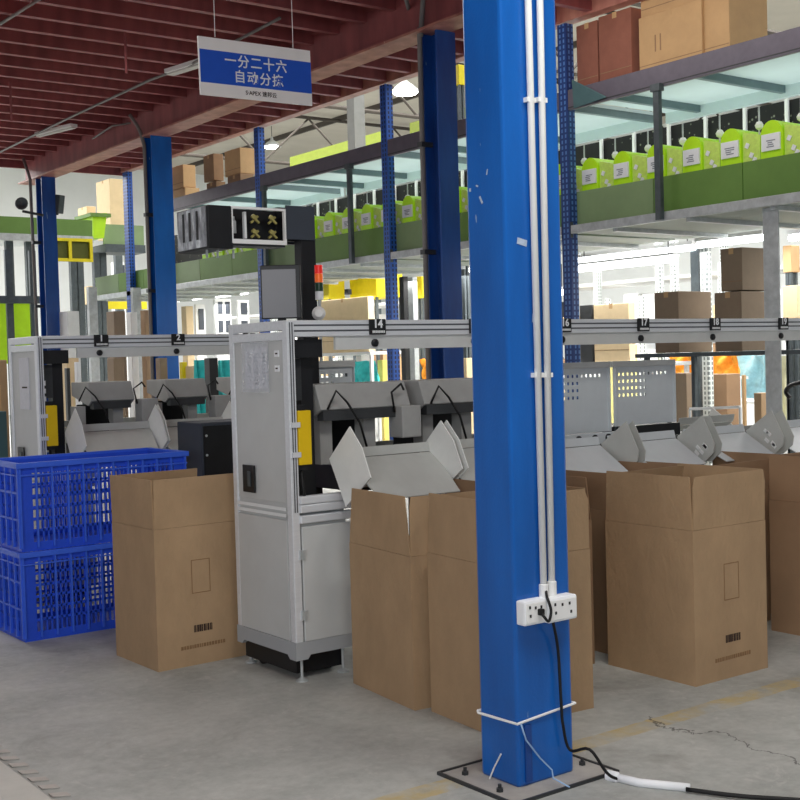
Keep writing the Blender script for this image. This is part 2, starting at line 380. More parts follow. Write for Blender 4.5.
for i, (x0, y0, x1, y1, dpt, lab) in enumerate(((525, 598, 547, 627, .045, 'left white double socket box on the foreground blue column'), (549, 594, 577, 624, .055, 'right white socket box with rounded corner on the foreground blue column'))):
    A, B = spot(x0, y1, y=py0-dpt), spot(x1, y0, y=py0-dpt); c = thing('socket_box', lab, 'socket', ((A.x+B.x)/2, py0, A.z), 'socket boxes on the column')
    MB().box(A.x, B.x, py0-dpt, py0, A.z, B.z).build('housing', m_lbl, c, bevel=.006)
    MB().box(A.x+.006, B.x-.006, py0-dpt-.004, py0-dpt, A.z+.008, B.z-.008).build('face_plate', m_pvc, c, bevel=.002)
    w = B.x-A.x; h = B.z-A.z
    for u, v in ((.2, .75), (.45, .7), (.22, .4), (.7, .7), (.75, .35)):
        MB().box(A.x+u*w-.004, A.x+u*w+.004, py0-dpt-.0055, py0-dpt-.004, A.z+v*h-.005, A.z+v*h+.005).build('socket_hole', m_black, c)
pg = thing('power_plug', 'black plug with short looping lead in the left socket box', 'plug', spot(545, 612, y=py0-.06))
MB().tube([spot(541, 612, y=py0-.055), spot(545, 618, y=py0-.075), spot(549, 621, y=py0-.07), spot(551, 610, y=py0-.07), spot(547, 597, y=py0-.05), spot(546, 590, y=py0-.02)], .005, 8).build('lead', m_rubber, pg, smooth=True)
MB().obox(spot(541, 612, y=py0-.055), (.02, .02, .022)).build('plug_body', m_rubber, pg, bevel=.003)
cb = MB().tube([spot(553, 622, y=py0-.05), spot(558, 650, y=py0-.02), spot(561, 700, y=py0-.02), spot(563, 725, y=py0-.02), spot(570, 750, y=py0-.03), (3.02, 3.02, .12), (3.06, 2.98, .04), (3.1, 2.965, .012), (3.14, 2.95, .012)], .0055, 8).build('hanging_cable', m_rubber, smooth=True)
tag(cb, 'black power cord hanging from the right socket box down to the floor', 'cord')
fl = [spot(610, 776, z=.012), spot(640, 783, z=.012), spot(690, 788, z=.012), spot(740, 796, z=.012), spot(800, 800, z=.012), spot(900, 806, z=.012)]
c = thing('floor_cable', 'black cable lying on the floor with one end in a white sleeve', 'cable', fl[1])
MB().tube([fl[2]-Vector((.02, 0, 0)), fl[3], fl[4], fl[5]], .008, 8).build('cable', m_rubber, c, smooth=True)
MB().tube(fl[:3], .015, 10).build('sleeve', m_lbl, c, smooth=True)
MB().lathe(fl[0], [(.02, -.01), (.02, .03), (.016, .035)], axis=(fl[1]-fl[0]), n=12).build('sleeve_collar', m_lbl, c)
zt = spot(519, 724, x=px0).z
tag(MB().tube([(px0-.006, py1, zt-.005), (px0-.006, py0-.006, zt), (px1+.006, py0-.006, zt+.02), (px1+.006, py1, zt+.02), (px0-.006, py1+.006, zt), (px0-.006, py1, zt-.005)], .005, 6).build('cable_tie', m_pvc), 'white tie strapped round the foot of the foreground blue column', 'cable tie')
tag(MB().tube([spot(521, 724, y=py0-.01), spot(526, 740, y=py0-.012), spot(540, 758, y=py0-.012), spot(552, 770, y=py0-.014), (2.9, 3.08, .03), (2.9, 3.0, .02)], .003, 6).build('string', m_cord, smooth=True), 'thin pale blue string dangling from the white tie on the column', 'string')
tag(MB().tube([spot(501, 754, x=px0-.005), spot(494, 768, x=px0-.005), spot(486, 788, x=px0-.02)], .003, 6).build('cable_tie_tail', m_pvc), 'short pale strip leaning on the left foot of the foreground column', 'strip')

# ------------------------------------------------------------------ columns of the mezzanine
def column(x, y, w, d, lab, name='steel_column', top=4.22, material=m_blue):
    c = thing(name, lab, 'column', (x, y, 0))
    MB().box(x-w/2, x+w/2, y-d/2, y-d/2+.02, 0, top).build('flange', material, c); MB().box(x-w/2, x+w/2, y+d/2-.02, y+d/2, 0, top).build('flange', material, c)
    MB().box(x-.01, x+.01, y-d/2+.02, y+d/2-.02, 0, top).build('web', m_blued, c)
    MB().box(x-w/2-.08, x+w/2+.08, y-d/2-.08, y+d/2+.08, 0, .02).build('base_plate', m_dark, c)
    return c
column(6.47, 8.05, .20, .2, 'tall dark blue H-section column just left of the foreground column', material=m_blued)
column(6.45, 13.4, .26, .2, 'mid-distance bright blue column left of the hanging blue sign', material=m_blue)
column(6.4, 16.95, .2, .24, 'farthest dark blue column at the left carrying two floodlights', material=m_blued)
# conduits on those columns
for pts, lab in (([(6.3, 8.02, 4.5), (6.34, 8.12, 4.2), (6.34, 8.14, 3.9), (6.34, 8.14, .1)], 'grey conduit clipped to the tall dark blue column'),
                 ([(6.2, 13.6, 4.5), (6.28, 13.45, 4.2), (6.29, 13.42, 3.6), (6.29, 13.42, .1)], 'dark conduit bending onto the mid-distance bright blue column'),
                 ([(6.15, 17.1, 4.5), (6.2, 17.0, 4.2), (6.21, 16.95, .1)], 'pale conduit running down the farthest blue column')):
    c = thing('conduit_pipe', lab, 'conduit', pts[-1]); MB().tube(pts, .022, 8).build('pipe', m_cable, c, smooth=True)
    for z in (1.2, 2.4, 3.3): MB().box(pts[-1][0]-.03, pts[-1][0]+.09, pts[-1][1]-.03, pts[-1][1]+.03, z-.02, z+.02).build('pipe_clip', m_dark, c)
for (a, b, lab, s) in ((22, 204, 'round grey floodlight on the left of the farthest blue column', -1), (58, 204, 'small box floodlight on the right of the farthest blue column', 1)):
    q = spot(a, b, y=16.85); c = thing('floodlight', lab, 'floodlight', q)
    if s < 0: MB().lathe(q, [(.03, -.05), (.08, .0), (.09, .03), (.07, .03), (.02, .0)], axis=(-.5, -.8, .1), n=16).build('lamp_head', m_galvd, c)
    else: MB().obox(q, (.1, .16, .26), (.2, 0, .3)).build('lamp_head', m_galvd, c, bevel=.01)
    MB().tube([q+Vector((0, 0, -.1)), Vector((6.4-.1*s*-1, 16.8, q.z-.15))], .02, 6).build('bracket', m_dark, c)

# ------------------------------------------------------------------ hanging sign
A, B, C_, D_ = [spot(a, b, y=7.2) for a, b in ((198, 36), (310, 51), (311, 106), (200, 94.5))]
sx = (Vector((B.x-A.x, B.y-A.y, (B.z-A.z)))).normalized(); W = (B-A).length; H = ((A-D_).length+(B-C_).length)/2
suz = Vector((0, 0, 1)); suz = (suz - sx*suz.dot(sx)).normalized(); sn = sx.cross(suz)
O = (A+B+C_+D_)/4
sg = thing('hanging_sign', 'white and blue hanging sign with white Chinese lettering under the red mezzanine', 'sign', O)
def sq(u0, u1, v0, v1, t0, t1):
    return [O+sx*(u*W)+suz*(v*H)+sn*t for t in (t0, t1) for u, v in ((u0, v0), (u1, v0), (u1, v1), (u0, v1))]
MB().hexa(sq(-.5, .5, -.5, .5, -.006, .006)).build('board', m_signw, sg)
MB().hexa(sq(-.492, .5, -.28, .285, .006, .0075)).build('blue_band', m_signb, sg)
text('lettering', '一分二十六', H*.235, O+suz*(.13*H)-sx*(.005*W)+sn*.009, sx, suz, m_lbl, sg, off=.0014, sp=1.2)
text('lettering', '自动分拣', H*.235, O-suz*(.135*H)+sx*(.015*W)+sn*.009, sx, suz, m_lbl, sg, off=.0011, sp=1.2)
text('lettering', 'S·APEX 速邦云', H*.1, O-suz*(.39*H)+sx*(.03*W)+sn*.008, sx, suz, m_ink, sg, off=.0002)
for (a, b, lab) in ((215, 37, 'left thin wire holding up the hanging sign'), (293, 48, 'right thin wire holding up the hanging sign')):
    q = spot(a, b, y=7.2); tag(MB().tube([q, (q.x, q.y, 4.66)], .0025, 6).build('hanging_wire', m_signw), lab, 'wire', 'wires of the hanging sign')

# ------------------------------------------------------------------ fittings under the mezzanine
for (a, b, c_, d, wd, lab) in ((38, 136, 74, 127, .1, 'white unlit strip lamp under the mezzanine at far left'), (170, 74, 215, 60, .14, 'white unlit strip lamp partly behind the hanging sign')):
    A, B = spot(a, b, z=4.48), spot(c_, d, z=4.48); L = (B-A); n = Vector((-L.y, L.x, 0)).normalized()*wd/2
    c = thing('strip_lamp', lab, 'lamp', (A+B)/2)
    MB().prism([A-n, B-n, B+n, A+n], (0, 0, .04)).build('housing', m_pvc, c)
    MB().prism([A-n*.6-Vector((0, 0, .015)), B-n*.6-Vector((0, 0, .015)), B+n*.6-Vector((0, 0, .015)), A+n*.6-Vector((0, 0, .015))], (0, 0, .015)).build('diffuser', m_tubeoff, c)
for (pts, r, lab) in (([(0, 152), (75, 115), (150, 80), (188, 66), (280, 18)], .014, 'long thin conduit slung diagonally under the red mezzanine'), ([(0, 24), (60, -14)], .014, 'thin conduit under the mezzanine in the top left corner'), ([(88, 142), (112, 126), (137, 122)], .012, 'short branching conduit under the mezzanine near the bright blue column'), ([(405, -5), (412, 22), (419, 42)], .018, 'conduit bending down beside the tall dark blue column')):
    tag(MB().tube([spot(a, b, z=4.49) for a, b in pts], r, 6).build('ceiling_conduit', m_cable, smooth=True), lab, 'conduit')
for (a, b0, b1, lab) in ((125, 32, 70, 'short dark rod hanging under the mezzanine left of the sign'), (10, 82, 118, 'short dark rod hanging under the mezzanine at the far left')):
    q = spot(a, b0, z=4.5); q2 = q+Vector((0, 0, -(b1-b0)/F*(q-Vector((0, 0, EYE))).length)); tag(MB().tube([q, q2], .012, 6).build('hanging_rod', m_redp), lab, 'rod')
# ================================================================== CARTONS
def carton(cx, cy, w, d, h, rz, lab, material, hb=.7, flaps='FLRB', printed=True, tilt=(.0, .0, .0, .0), group=None, cap=0., z=0.):
    """an open carton on the floor, its flaps standing up: F front (-y), L left (-x), R right, B back; cap slants the flap ends"""
    c = thing('open_carton', lab, 'carton', (cx, cy, z), group); t = .006; R = Matrix.Rotation(rz, 3, 'Z'); O = Vector((cx, cy, z))
    def P(x, y, zz): return O + R @ Vector((x, y, zz))
    b = MB(); W, D = w/2, d/2
    def slab(x0, x1, y0, y1, z0, z1): b.hexa([P(x0, y0, z0), P(x1, y0, z0), P(x1, y1, z0), P(x0, y1, z0), P(x0, y0, z1), P(x1, y0, z1), P(x1, y1, z1), P(x0, y1, z1)])
    slab(-W, W, -D, -D+t, 0, hb); slab(-W, W, D-t, D, 0, hb); slab(-W, -W+t, -D+t, D-t, 0, hb); slab(W-t, W, -D+t, D-t, 0, hb); slab(-W+t, W-t, -D+t, D-t, .004, .012)
    b.build('body', material, c)
    f = h-hb
    for s_, tl in zip('FLRB', tilt):
        if s_ not in flaps: continue
        o = f*math.sin(tl); zt = hb+f*math.cos(tl); g = .004; e = cap*.2 if s_ in 'FB' and cap > .03 else cap
        if s_ == 'F': q = [P(-W+g, -D, hb+.0015), P(W-g, -D, hb+.0015), P(W-g, -D-o, zt-.05*(e > 0)), P(W-g-e, -D-o, zt), P(-W+g+e, -D-o, zt), P(-W+g, -D-o, zt-.05*(e > 0))]; v = R @ Vector((0, t, 0))
        if s_ == 'B': q = [P(-W+g, D, hb+.0015), P(W-g, D, hb+.0015), P(W-g-e, D+o, zt), P(-W+g+e, D+o, zt)]; v = R @ Vector((0, -t, 0))
        if s_ == 'L': q = [P(-W, -D+g, hb+.0015), P(-W, D-g, hb+.0015), P(-W-o, D-g-e, zt), P(-W-o, -D+g+e, zt)]; v = R @ Vector((t, 0, 0))
        if s_ == 'R': q = [P(W, -D+g, hb+.0015), P(W, D-g, hb+.0015), P(W+o, D-g-e, zt), P(W+o, -D+g+e, zt)]; v = R @ Vector((-t, 0, 0))
        MB().prism(q, v).build('flap', material, c)
    if printed:
        n = MB(); x = -.1+.0
        def ink(x0, x1, z0, z1, mm=n): mm.hexa([P(x0, -D-.0012, z0), P(x1, -D-.0012, z0), P(x1, -D-.0002, z0), P(x0, -D-.0002, z0), P(x0, -D-.0012, z1), P(x1, -D-.0012, z1), P(x1, -D-.0002, z1), P(x0, -D-.0002, z1)])
        rr = random.Random(3); x = -.045
        while x < .06:
            ww = rr.choice((.004, .007, .011)); ink(x, x+ww, .165, .20); x += ww+rr.choice((.002, .004))
        n.build('printed_barcode', m_ink, c)
        n = MB(); x = -.12
        while x < .13:
            ww = rr.uniform(.006, .014); zz = .085+(x+.12)*.01; ink(x, x+ww, zz, zz+.018, n); x += ww+.004
        n.build('printed_text_line', m_inkpale, c)
        n = MB()
        for q in ((-.05, .055, .36, .364), (-.05, .055, .525, .529), (-.05, -.046, .364, .525), (.051, .055, .364, .525)): ink(*q, n)
        n.build('printed_frame', m_inkpale, c)
        n = MB(); ink(-.012, .008, hb+.10 if h > hb else .5, hb+.12, n); n.build('printed_symbol', m_ink, c)
    return c
carton(2.80, 5.75, .495, .48, .945, .02, 'open carton between the blue crates and the white machine cabinet', m_card, hb=.70, flaps='FLB', tilt=(.03, .02, 0, -.1))
carton(3.3345, 4.388, .42, .55, .915, -.106, 'open carton under a chute, right beside the white machine cabinet', m_card, hb=.66, flaps='LF', printed=False, cap=.035)
carton(3.417, 3.87, .575, .38, .935, -.08, 'open carton standing right behind the foreground blue column', m_card, hb=.68, flaps='LRF', printed=False, cap=.02)
carton(3.99, 4.44, .48, .52, .91, .0, 'open carton behind the foreground column, in the row under the chutes', m_card3, hb=.7, flaps='LR', printed=False, tilt=(0, 0, -.12, 0))
carton(4.515, 3.85, .51, .54, .94, -.01, 'nearest open carton right of the foreground column with a pale front flap', m_card, hb=.70, flaps='FLRB', cap=.012, tilt=(.02, .0, .0, -.25))
carton(4.68, 4.44, .53, .50, .91, .0, 'open carton just behind the nearest carton right of the foreground column', m_card3, hb=.72, flaps='FRL', printed=False, tilt=(.05, .06, .02, 0))
carton(5.68, 3.78, .52, .52, .94, .0, 'open carton at the right edge of the photograph', m_card3, hb=.7, flaps='LRB', printed=False, tilt=(0, .0, 0, -.2))
carton(5.36, 4.44, .52, .50, .90, .03, 'open carton under the chute of number seventeen', m_card3, hb=.72, flaps='FL', printed=False, tilt=(.12, 0, 0, 0))
carton(6.02, 4.46, .5, .48, .91, .0, 'open carton under the chute of number eighteen', m_card3, hb=.72, flaps='FL', printed=False)

# ================================================================== BLUE CRATES
def crate(x0, y0, z0, w, d, h, lab):
    c = thing('plastic_crate', lab, 'crate', (x0+w/2, y0+d/2, z0), 'stacked blue crates')
    x1, y1, z1 = x0+w, y0+d, z0+h; t = .012
    def wall(fr, n, lo, hi):
        """fr(u, v0..) maps along-wall u and height to a box; bars of a lattice between solid bands"""
        b = MB(); L = hi-lo
        fr(b, lo, hi, 0, .10*h, t); fr(b, lo, hi, .88*h, h*.97, t)
        fr(b, lo, lo+.07, .1*h, .88*h, t); fr(b, hi-.07, hi, .1*h, .88*h, t)
        k = int((L-.14)/.028); s = (L-.14)/k
        for i in range(1, k): u = lo+.07+i*s; fr(b, u-.0045, u+.0045, .1*h, .88*h, t*.7)
        for i in range(1, 6): z = .1*h+i*.78*h/6; fr(b, lo+.07, hi-.07, z-.007, z+.007, t*.8)
        return b
    def fy(y, s): return lambda b, a, bb, v0, v1, tt: b.box(a, bb, min(y, y+s*tt), max(y, y+s*tt), z0+v0, z0+v1)
    def fx(x, s): return lambda b, a, bb, v0, v1, tt: b.box(min(x, x+s*tt), max(x, x+s*tt), a, bb, z0+v0, z0+v1)
    wall(fy(y0, 1), 0, x0, x1).build('front_wall', m_crate, c); wall(fy(y1, -1), 0, x0, x1).build('back_wall', m_crate, c)
    wall(fx(x0, 1), 0, y0+t, y1-t).build('end_wall', m_crate, c); wall(fx(x1, -1), 0, y0+t, y1-t).build('end_wall', m_crate, c)
    b = MB(); b.box(x0+t, x1-t, y0+t, y1-t, z0+.008, z0+.016); b.build('floor_grid', m_crate, c)
    b = MB(); r = .022
    b.box(x0-r, x1+r, y0-r, y0+.01, z1-.03, z1); b.box(x0-r, x1+r, y1-.01, y1+r, z1-.03, z1); b.box(x0-r, x0+.01, y0+.01, y1-.01, z1-.03, z1); b.box(x1-.01, x1+r, y0+.01, y1-.01, z1-.03, z1)
    b.box(x0-r*.6, x1+r*.6, y0-r*.6, y0, z1-.075, z1-.066); b.box(x0-r*.6, x0, y0, y1, z1-.075, z1-.066)
    b.build('rim', m_cratel, c, bevel=.003)
    b = MB(); n = 11
    for i in range(n+1):
        x = x0+w*i/n; b.box(x-.005, x+.005, y0-.014, y0, z0+.02, z1-.03)
    for i in range(6):
        y = y0+d*i/5; b.box(x0-.014, x0, y-.005, y+.005, z0+.02, z1-.03)
    for z in (.36, .66): b.box(x0-.012, x0, y0, y1, z0+z*h-.006, z0+z*h+.006)
    b.build('outer_ribs', m_cratel, c)
    return c
crate(2.29, 6.62, 0., 1.0, .50, .497, 'lower blue plastic crate of the stack at the left edge, on the floor')
crate(2.29, 6.62, .499, 1.0, .50, .492, 'upper blue plastic crate of the stack at the left edge')

# ================================================================== MACHINE CABINETS
def cabinet(ox, oy, w, d, ztop, lab, kind):
    """end cabinet of a sorting line; ox, oy = its front left foot corner"""
    c = thing('machine_cabinet', lab, 'machine cabinet', (ox+w/2, oy+d/2, 0)); zl = .82
    MB().box(ox+.012, ox+w-.012, oy+.012, oy+d, .19, zl-.04).build('lower_body', m_machine, c)
    MB().box(ox, ox+.012, oy+.05, oy+d-.04, .19, zl-.06).build('side_panel', m_machine, c, bevel=.003)
    MB().box(ox+.045, ox+w, oy-.012, oy, .19, zl-.09).build('door', m_machine, c, bevel=.003)
    for z in (.315, .60):
        h_ = MB(); h_.box(ox+.03, ox+.04, oy-.018, oy-.004, z-.022, z+.022); h_.box(ox+.05, ox+.06, oy-.018, oy-.012, z-.022, z+.022); h_.box(ox+.04, ox+.05, oy-.02, oy-.004, z-.022, z+.022); h_.build('hinge', m_galv, c)
    # skirt with cut-away corners, corner posts of aluminium profile
    s_ = MB(); s_.prism([(ox-.005, oy-.008, .105), (ox-.005, oy+.05, .105), (ox-.005, oy+.07, .125), (ox-.005, oy+d-.07, .125), (ox-.005, oy+d-.05, .105), (ox-.005, oy+d, .105), (ox-.005, oy+d, .19), (ox-.005, oy-.008, .19)], (.02, 0, 0))
    s_.prism([(ox+.015, oy-.008, .105), (ox+.06, oy-.008, .105), (ox+.075, oy-.008, .125), (ox+w, oy-.008, .125), (ox+w, oy-.008, .19), (ox+.015, oy-.008, .19)], (0, .02, 0)); s_.build('skirt', m_machine2, c)
    MB().box(ox+.03, ox+w-.02, oy+.05, oy+d-.02, .03, .12).build('under_tray', m_black, c)
    MB().box(ox-.002, ox+.04, oy-.006, oy+.04, .12, ztop).build('corner_post', m_alu, c, bevel=.004)
    for xx in (ox+.014, ox+.027): MB().box(xx-.003, xx+.003, oy-.0075, oy-.006, .8, ztop-.01).build('post_groove', m_alud, c)
    MB().box(ox, ox+.035, oy+d-.04, oy+d, .105, ztop).build('corner_post', m_alu, c, bevel=.004)
    MB().box(ox+.008, ox+.022, oy+.04, oy+d-.04, zl+.02, ztop-.09).build('upper_side_panel', m_machine, c, bevel=.002)
    b = MB(); b.box(ox, ox+.03, oy+.04, oy+d-.04, ztop-.045, ztop); b.box(ox, ox+.03, oy+.04, oy+d-.04, ztop-.092, ztop-.052); b.build('top_rail', m_alu, c, bevel=.003)
    b = MB(); b.box(ox-.004, ox, oy+.05, oy+d-.05, zl-.045, zl-.030); b.box(ox-.004, ox, oy+.05, oy+d-.05, zl-.015, zl); b.build('side_ridge', m_white, c)
    MB().box(ox+.012, ox+.02, oy+.04, oy+d-.04, zl-.05, zl+.03).build('mid_band', m_machine, c)
    for z in (zl-.055, zl-.005, zl+.035): MB().box(ox+.04, ox+w+.02, oy-.016, oy+.03, z-.02, z+.018).build('front_profile', m_alu, c, bevel=.005)
    MB().box(ox+.04, ox+w-.01, oy+.03, oy+d, zl-.04, zl+.01).build('deck_plate', m_galv, c)
    MB().box(ox+.03, ox+.22, oy+.04, oy+.05, ztop-.175, ztop-.09).build('black_cover', m_black, c)
    MB().box(ox+.13, ox+.20, oy+.10, oy+.18, zl+.01, ztop-.1).build('inner_post', m_black, c)
    MB().box(ox+.05, ox+.13, oy+.09, oy+.10, zl+.5, ztop-.18).build('terminal_strip', m_dark, c)
    b = MB()
    for i in range(5): b.box(ox+.06, ox+.08, oy+.08, oy+.09, zl+.38+i*.05, zl+.41+i*.05)
    b.build('connector', m_lbl, c)
    # light curtain
    b = MB().box(ox+.045, ox+.115, oy-.01, oy+.04, zl+.20, zl+.455).build('light_curtain', m_yellow2, c, bevel=.004)
    MB().box(ox+.05, ox+.095, oy+.005, oy+.035, zl+.455, zl+.48).build('curtain_cap', m_black, b); MB().box(ox+.05, ox+.095, oy+.005, oy+.035, zl+.175, zl+.20).build('curtain_cap', m_black, b)
    for z in (zl+.25, zl+.39):
        k_ = MB(); k_.box(ox+.005, ox+.05, oy-.018, oy+.0, z-.012, z+.012); k_.build('curtain_bracket', m_alu, c)
    MB().tube([(ox+.07, oy+.02, zl+.175), (ox+.075, oy+.01, zl+.06), (ox+.09, oy+.02, zl+.03)], .008, 6).build('curtain_lead', m_rubber, c, smooth=True)
    # handle recess on the side
    hy0 = oy+d*.60 if kind == 1 else oy+d*.55
    hd = MB().box(ox-.006, ox+.002, hy0, hy0+.115, .87, 1.005).build('side_handle', m_black, c, bevel=.003); MB().box(ox-.010, ox-.006, hy0+.035, hy0+.06, .90, .975).build('handle_grip', m_galvd, hd)
    if kind == 1:
        pk = MB().sheet(lambda u, v: Vector((ox+.001-.004*math.sin(9*u)*math.sin(7*v)-.003, oy+.165+.265*u, 1.36+.245*v)), 14, 14).build('document_pocket', m_pocket, c, smooth=True)
        MB().box(ox+.002, ox+.0035, oy+.19, oy+.40, 1.38, 1.58).build('document', m_paper, pk)
        b = MB(); r2 = random.Random(5)
        for i in range(9):
            for y in (oy+.205, oy+.275, oy+.345): b.box(ox+.001, ox+.002, y, y+r2.uniform(.02, .045), 1.40+i*.018, 1.406+i*.018)
        b.build('document_lines', m_paperink, pk)
        for z in (1.46, 1.53): s2 = MB().box(ox+.005, ox+.009, oy+.085, oy+.125, z, z+.03).build('sticker', m_lbl, c); MB().box(ox+.004, ox+.005, oy+.095, oy+.115, z+.012, z+.019).build('sticker_mark', m_ink, s2)
    else:
        s2 = MB().box(ox+.003, ox+.009, oy+.17, oy+.34, 1.25, 1.58).build('paper_notice', m_paper, c); MB().box(ox+.001, ox+.003, oy+.20, oy+.29, 1.385, 1.395).build('notice_line', m_ink, s2)
    for (a, b_) in ((ox+.04, oy+.02), (ox+.04, oy+d-.05), (ox+w-.04, oy+.03)):
        MB().lathe((a, b_, 0), [(.03, 0), (.03, .006), (.012, .016), (.007, .02), (.007, .14)], n=12).build('levelling_foot', m_galv, c)
    for (a, b_) in ((ox+.08, oy+d-.12), (ox+w-.06, oy+.15)):
        MB().lathe((a-.015, b_, .045), [(.045, 0), (.045, .03)], axis=(1, 0, 0), n=16).build('caster', m_rubber, c)
    return c
cabinet(2.958, 4.862, .32, .555, 1.698, 'tall white machine cabinet with a document pocket, beside the left carton', 1)
C2 = spot(36, 336, y=7.45)
cabinet(C2.x, 7.45, .34, .52, C2.z, 'white machine cabinet behind the blue crates with a long paper notice', 2)

# ================================================================== SORTING RAILS
def rail(x0, x1, y, zt, lab, plates, lettering, zb=None):
    zb = zb or zt-.142
    r = thing('sorting_rail', lab, 'rail', ((x0+x1)/2, y+.03, zb))
    MB().box(x0, x1, y, y+.06, zt-.078, zt).build('top_profile', m_alu, r, bevel=.004)
    for z in (zt-.024, zt-.05): MB().box(x0, x1, y-.0015, y, z-.004, z+.004).build('profile_groove', m_alud, r)
    MB().box(x0+.24, x1, y+.012, y+.03, zb, zt-.078).build('lower_panel', m_railp, r)
    for x, s_ in zip(plates, lettering):
        p = MB().box(x-.048, x+.048, y-.012, y-.0015, zt-.072, zt+.004).build('number_plate', m_black, r, bevel=.002)
        if s_:
            text('number', s_, .056, (x, y-.0125, zt-.021), (1, 0, 0), (0, 0, 1), m_lbl, p, off=.0016)
            b = MB(); q = x-.034
            while q < x+.034: b.box(q, q+.007, y-.0135, y-.012, zt-.064, zt-.052); q += .0095
            b.build('small_print', m_white, p)
        MB().lathe((x-.008, y+.012, zt-.112), [(.019, 0), (.019, .012), (.012, .016)], axis=(0, -1, 0), n=14).build('sensor_button', m_black, r)
    return r
pl1 = [3.476+.6335*i if i < 4 else (6.02, 6.699)[i-4] for i in range(6)]
rail(3.0, 7.25, 4.866, 1.698, 'long pale sorting rail with black number plates across the middle, from fourteen to nineteen', pl1, ['14', '15', '16', '17', '18', '19'])
q0, q1 = spot(101, 338, y=7.45).x, spot(178, 338, y=7.45).x; st2 = q1-q0
pl2 = [q0+st2*i for i in range(3)]
rail(C2.x+.03, q0+st2*2.7, 7.456, C2.z, 'pale sorting rail behind the blue crates, joined to the left machine cabinet', pl2, ['1', '2', '3'])

# ================================================================== CHUTES
WING = [(-.15, 1.195), (.03, 1.035), (-.10, .815), (-.31, .965), (-.245, 1.10)]
WING2 = [(-.25, 1.13), (-.06, 1.00), (-.10, .855), (-.26, .86), (-.325, .915), (-.335, .968)]
def chute(cx, y0, s, lab, wing, material, wmat, sticker=False, group=None, hw=.30, dz=0., sd=-.04):
    """hopper folded from plastic sheet: sloping floor, upright back strip and two pointed side wings; s = -1 faces the aisle, +1 the far side"""
    c = thing('sorting_chute', lab, 'chute', (cx, y0-s*-.15, .8+dz), group)
    Y = lambda v: y0 + (v if s < 0 else -v)
    MB().plate([(cx-hw+.01, Y(-.06), 1.075+dz+sd), (cx+hw-.01, Y(-.06), 1.075+dz+sd), (cx+hw-.07, Y(-.33), .86+dz), (cx-hw+.05, Y(-.33), .86+dz)], .005).build('slide_sheet', material, c)
    MB().plate([(cx-hw+.01, Y(-.057), 1.08+dz+sd), (cx+hw-.01, Y(-.057), 1.08+dz+sd), (cx+hw-.01, Y(-.045), 1.125+dz+sd), (cx-hw+.01, Y(-.045), 1.125+dz+sd)], .005).build('back_strip', material, c)
    for sx_, nm in ((-1, 'side_wing'), (1, 'side_wing')):
        X = cx+sx_*hw; fl = .03*sx_
        w = MB().prism([(X+(fl if z > 1.0 else 0)*0, Y(v), z+dz) for v, z in wing], (.006, 0, 0)).build(nm, wmat, c)
        if sticker and sx_ > 0:
            vc = sum(v for v, z in wing)/len(wing); zc = sum(z for v, z in wing)/len(wing)+dz
            for q in range(5):
                a = random.uniform(-.05, .05); b_ = random.uniform(-.05, .05)
                k = MB().obox((X-.001, Y(vc+a), zc+b_), (.002, .035, .02), (.7, 0, 0)).build('torn_sticker', m_white, w)
    return c
for i, x in enumerate(pl1):
    wd = ('fourteen', 'fifteen', 'sixteen', 'seventeen', 'eighteen', 'nineteen', 'twenty')[i]
    chute(x+.01 if i == 0 else x-.08, 4.866, -1, 'grey sheet chute with pointed wings on the aisle side below number %s' % wd, WING if i < 2 else WING2, m_chute if i < 2 else m_chuteb, m_chute2 if i < 2 else m_chute, i >= 3, 'aisle-side chutes of the near line', hw=.29, sd=-.04 if i < 2 else -.085)
    if i: chute(x-.03, 5.42, 1, 'grey sheet chute on the far side of the near line, behind number %s' % wd, WING2, m_chute, m_chute2, False, 'far-side chutes of the near line', dz=-.03)
for i, x in enumerate(pl2):
    chute(x+.03, 7.456, -1, 'dull grey chute on the crate side of the rear line, %s from the left cabinet' % ORD[i], WING, m_chute, m_chute2, False, 'crate-side chutes of the rear line', hw=.28, dz=.06)
    chute(x+.03, 8.05, 1, 'dull grey chute on the far side of the rear line, %s from the left cabinet' % ORD[i], WING, m_chute, m_chute2, False, 'far-side chutes of the rear line', hw=.28, dz=.06)

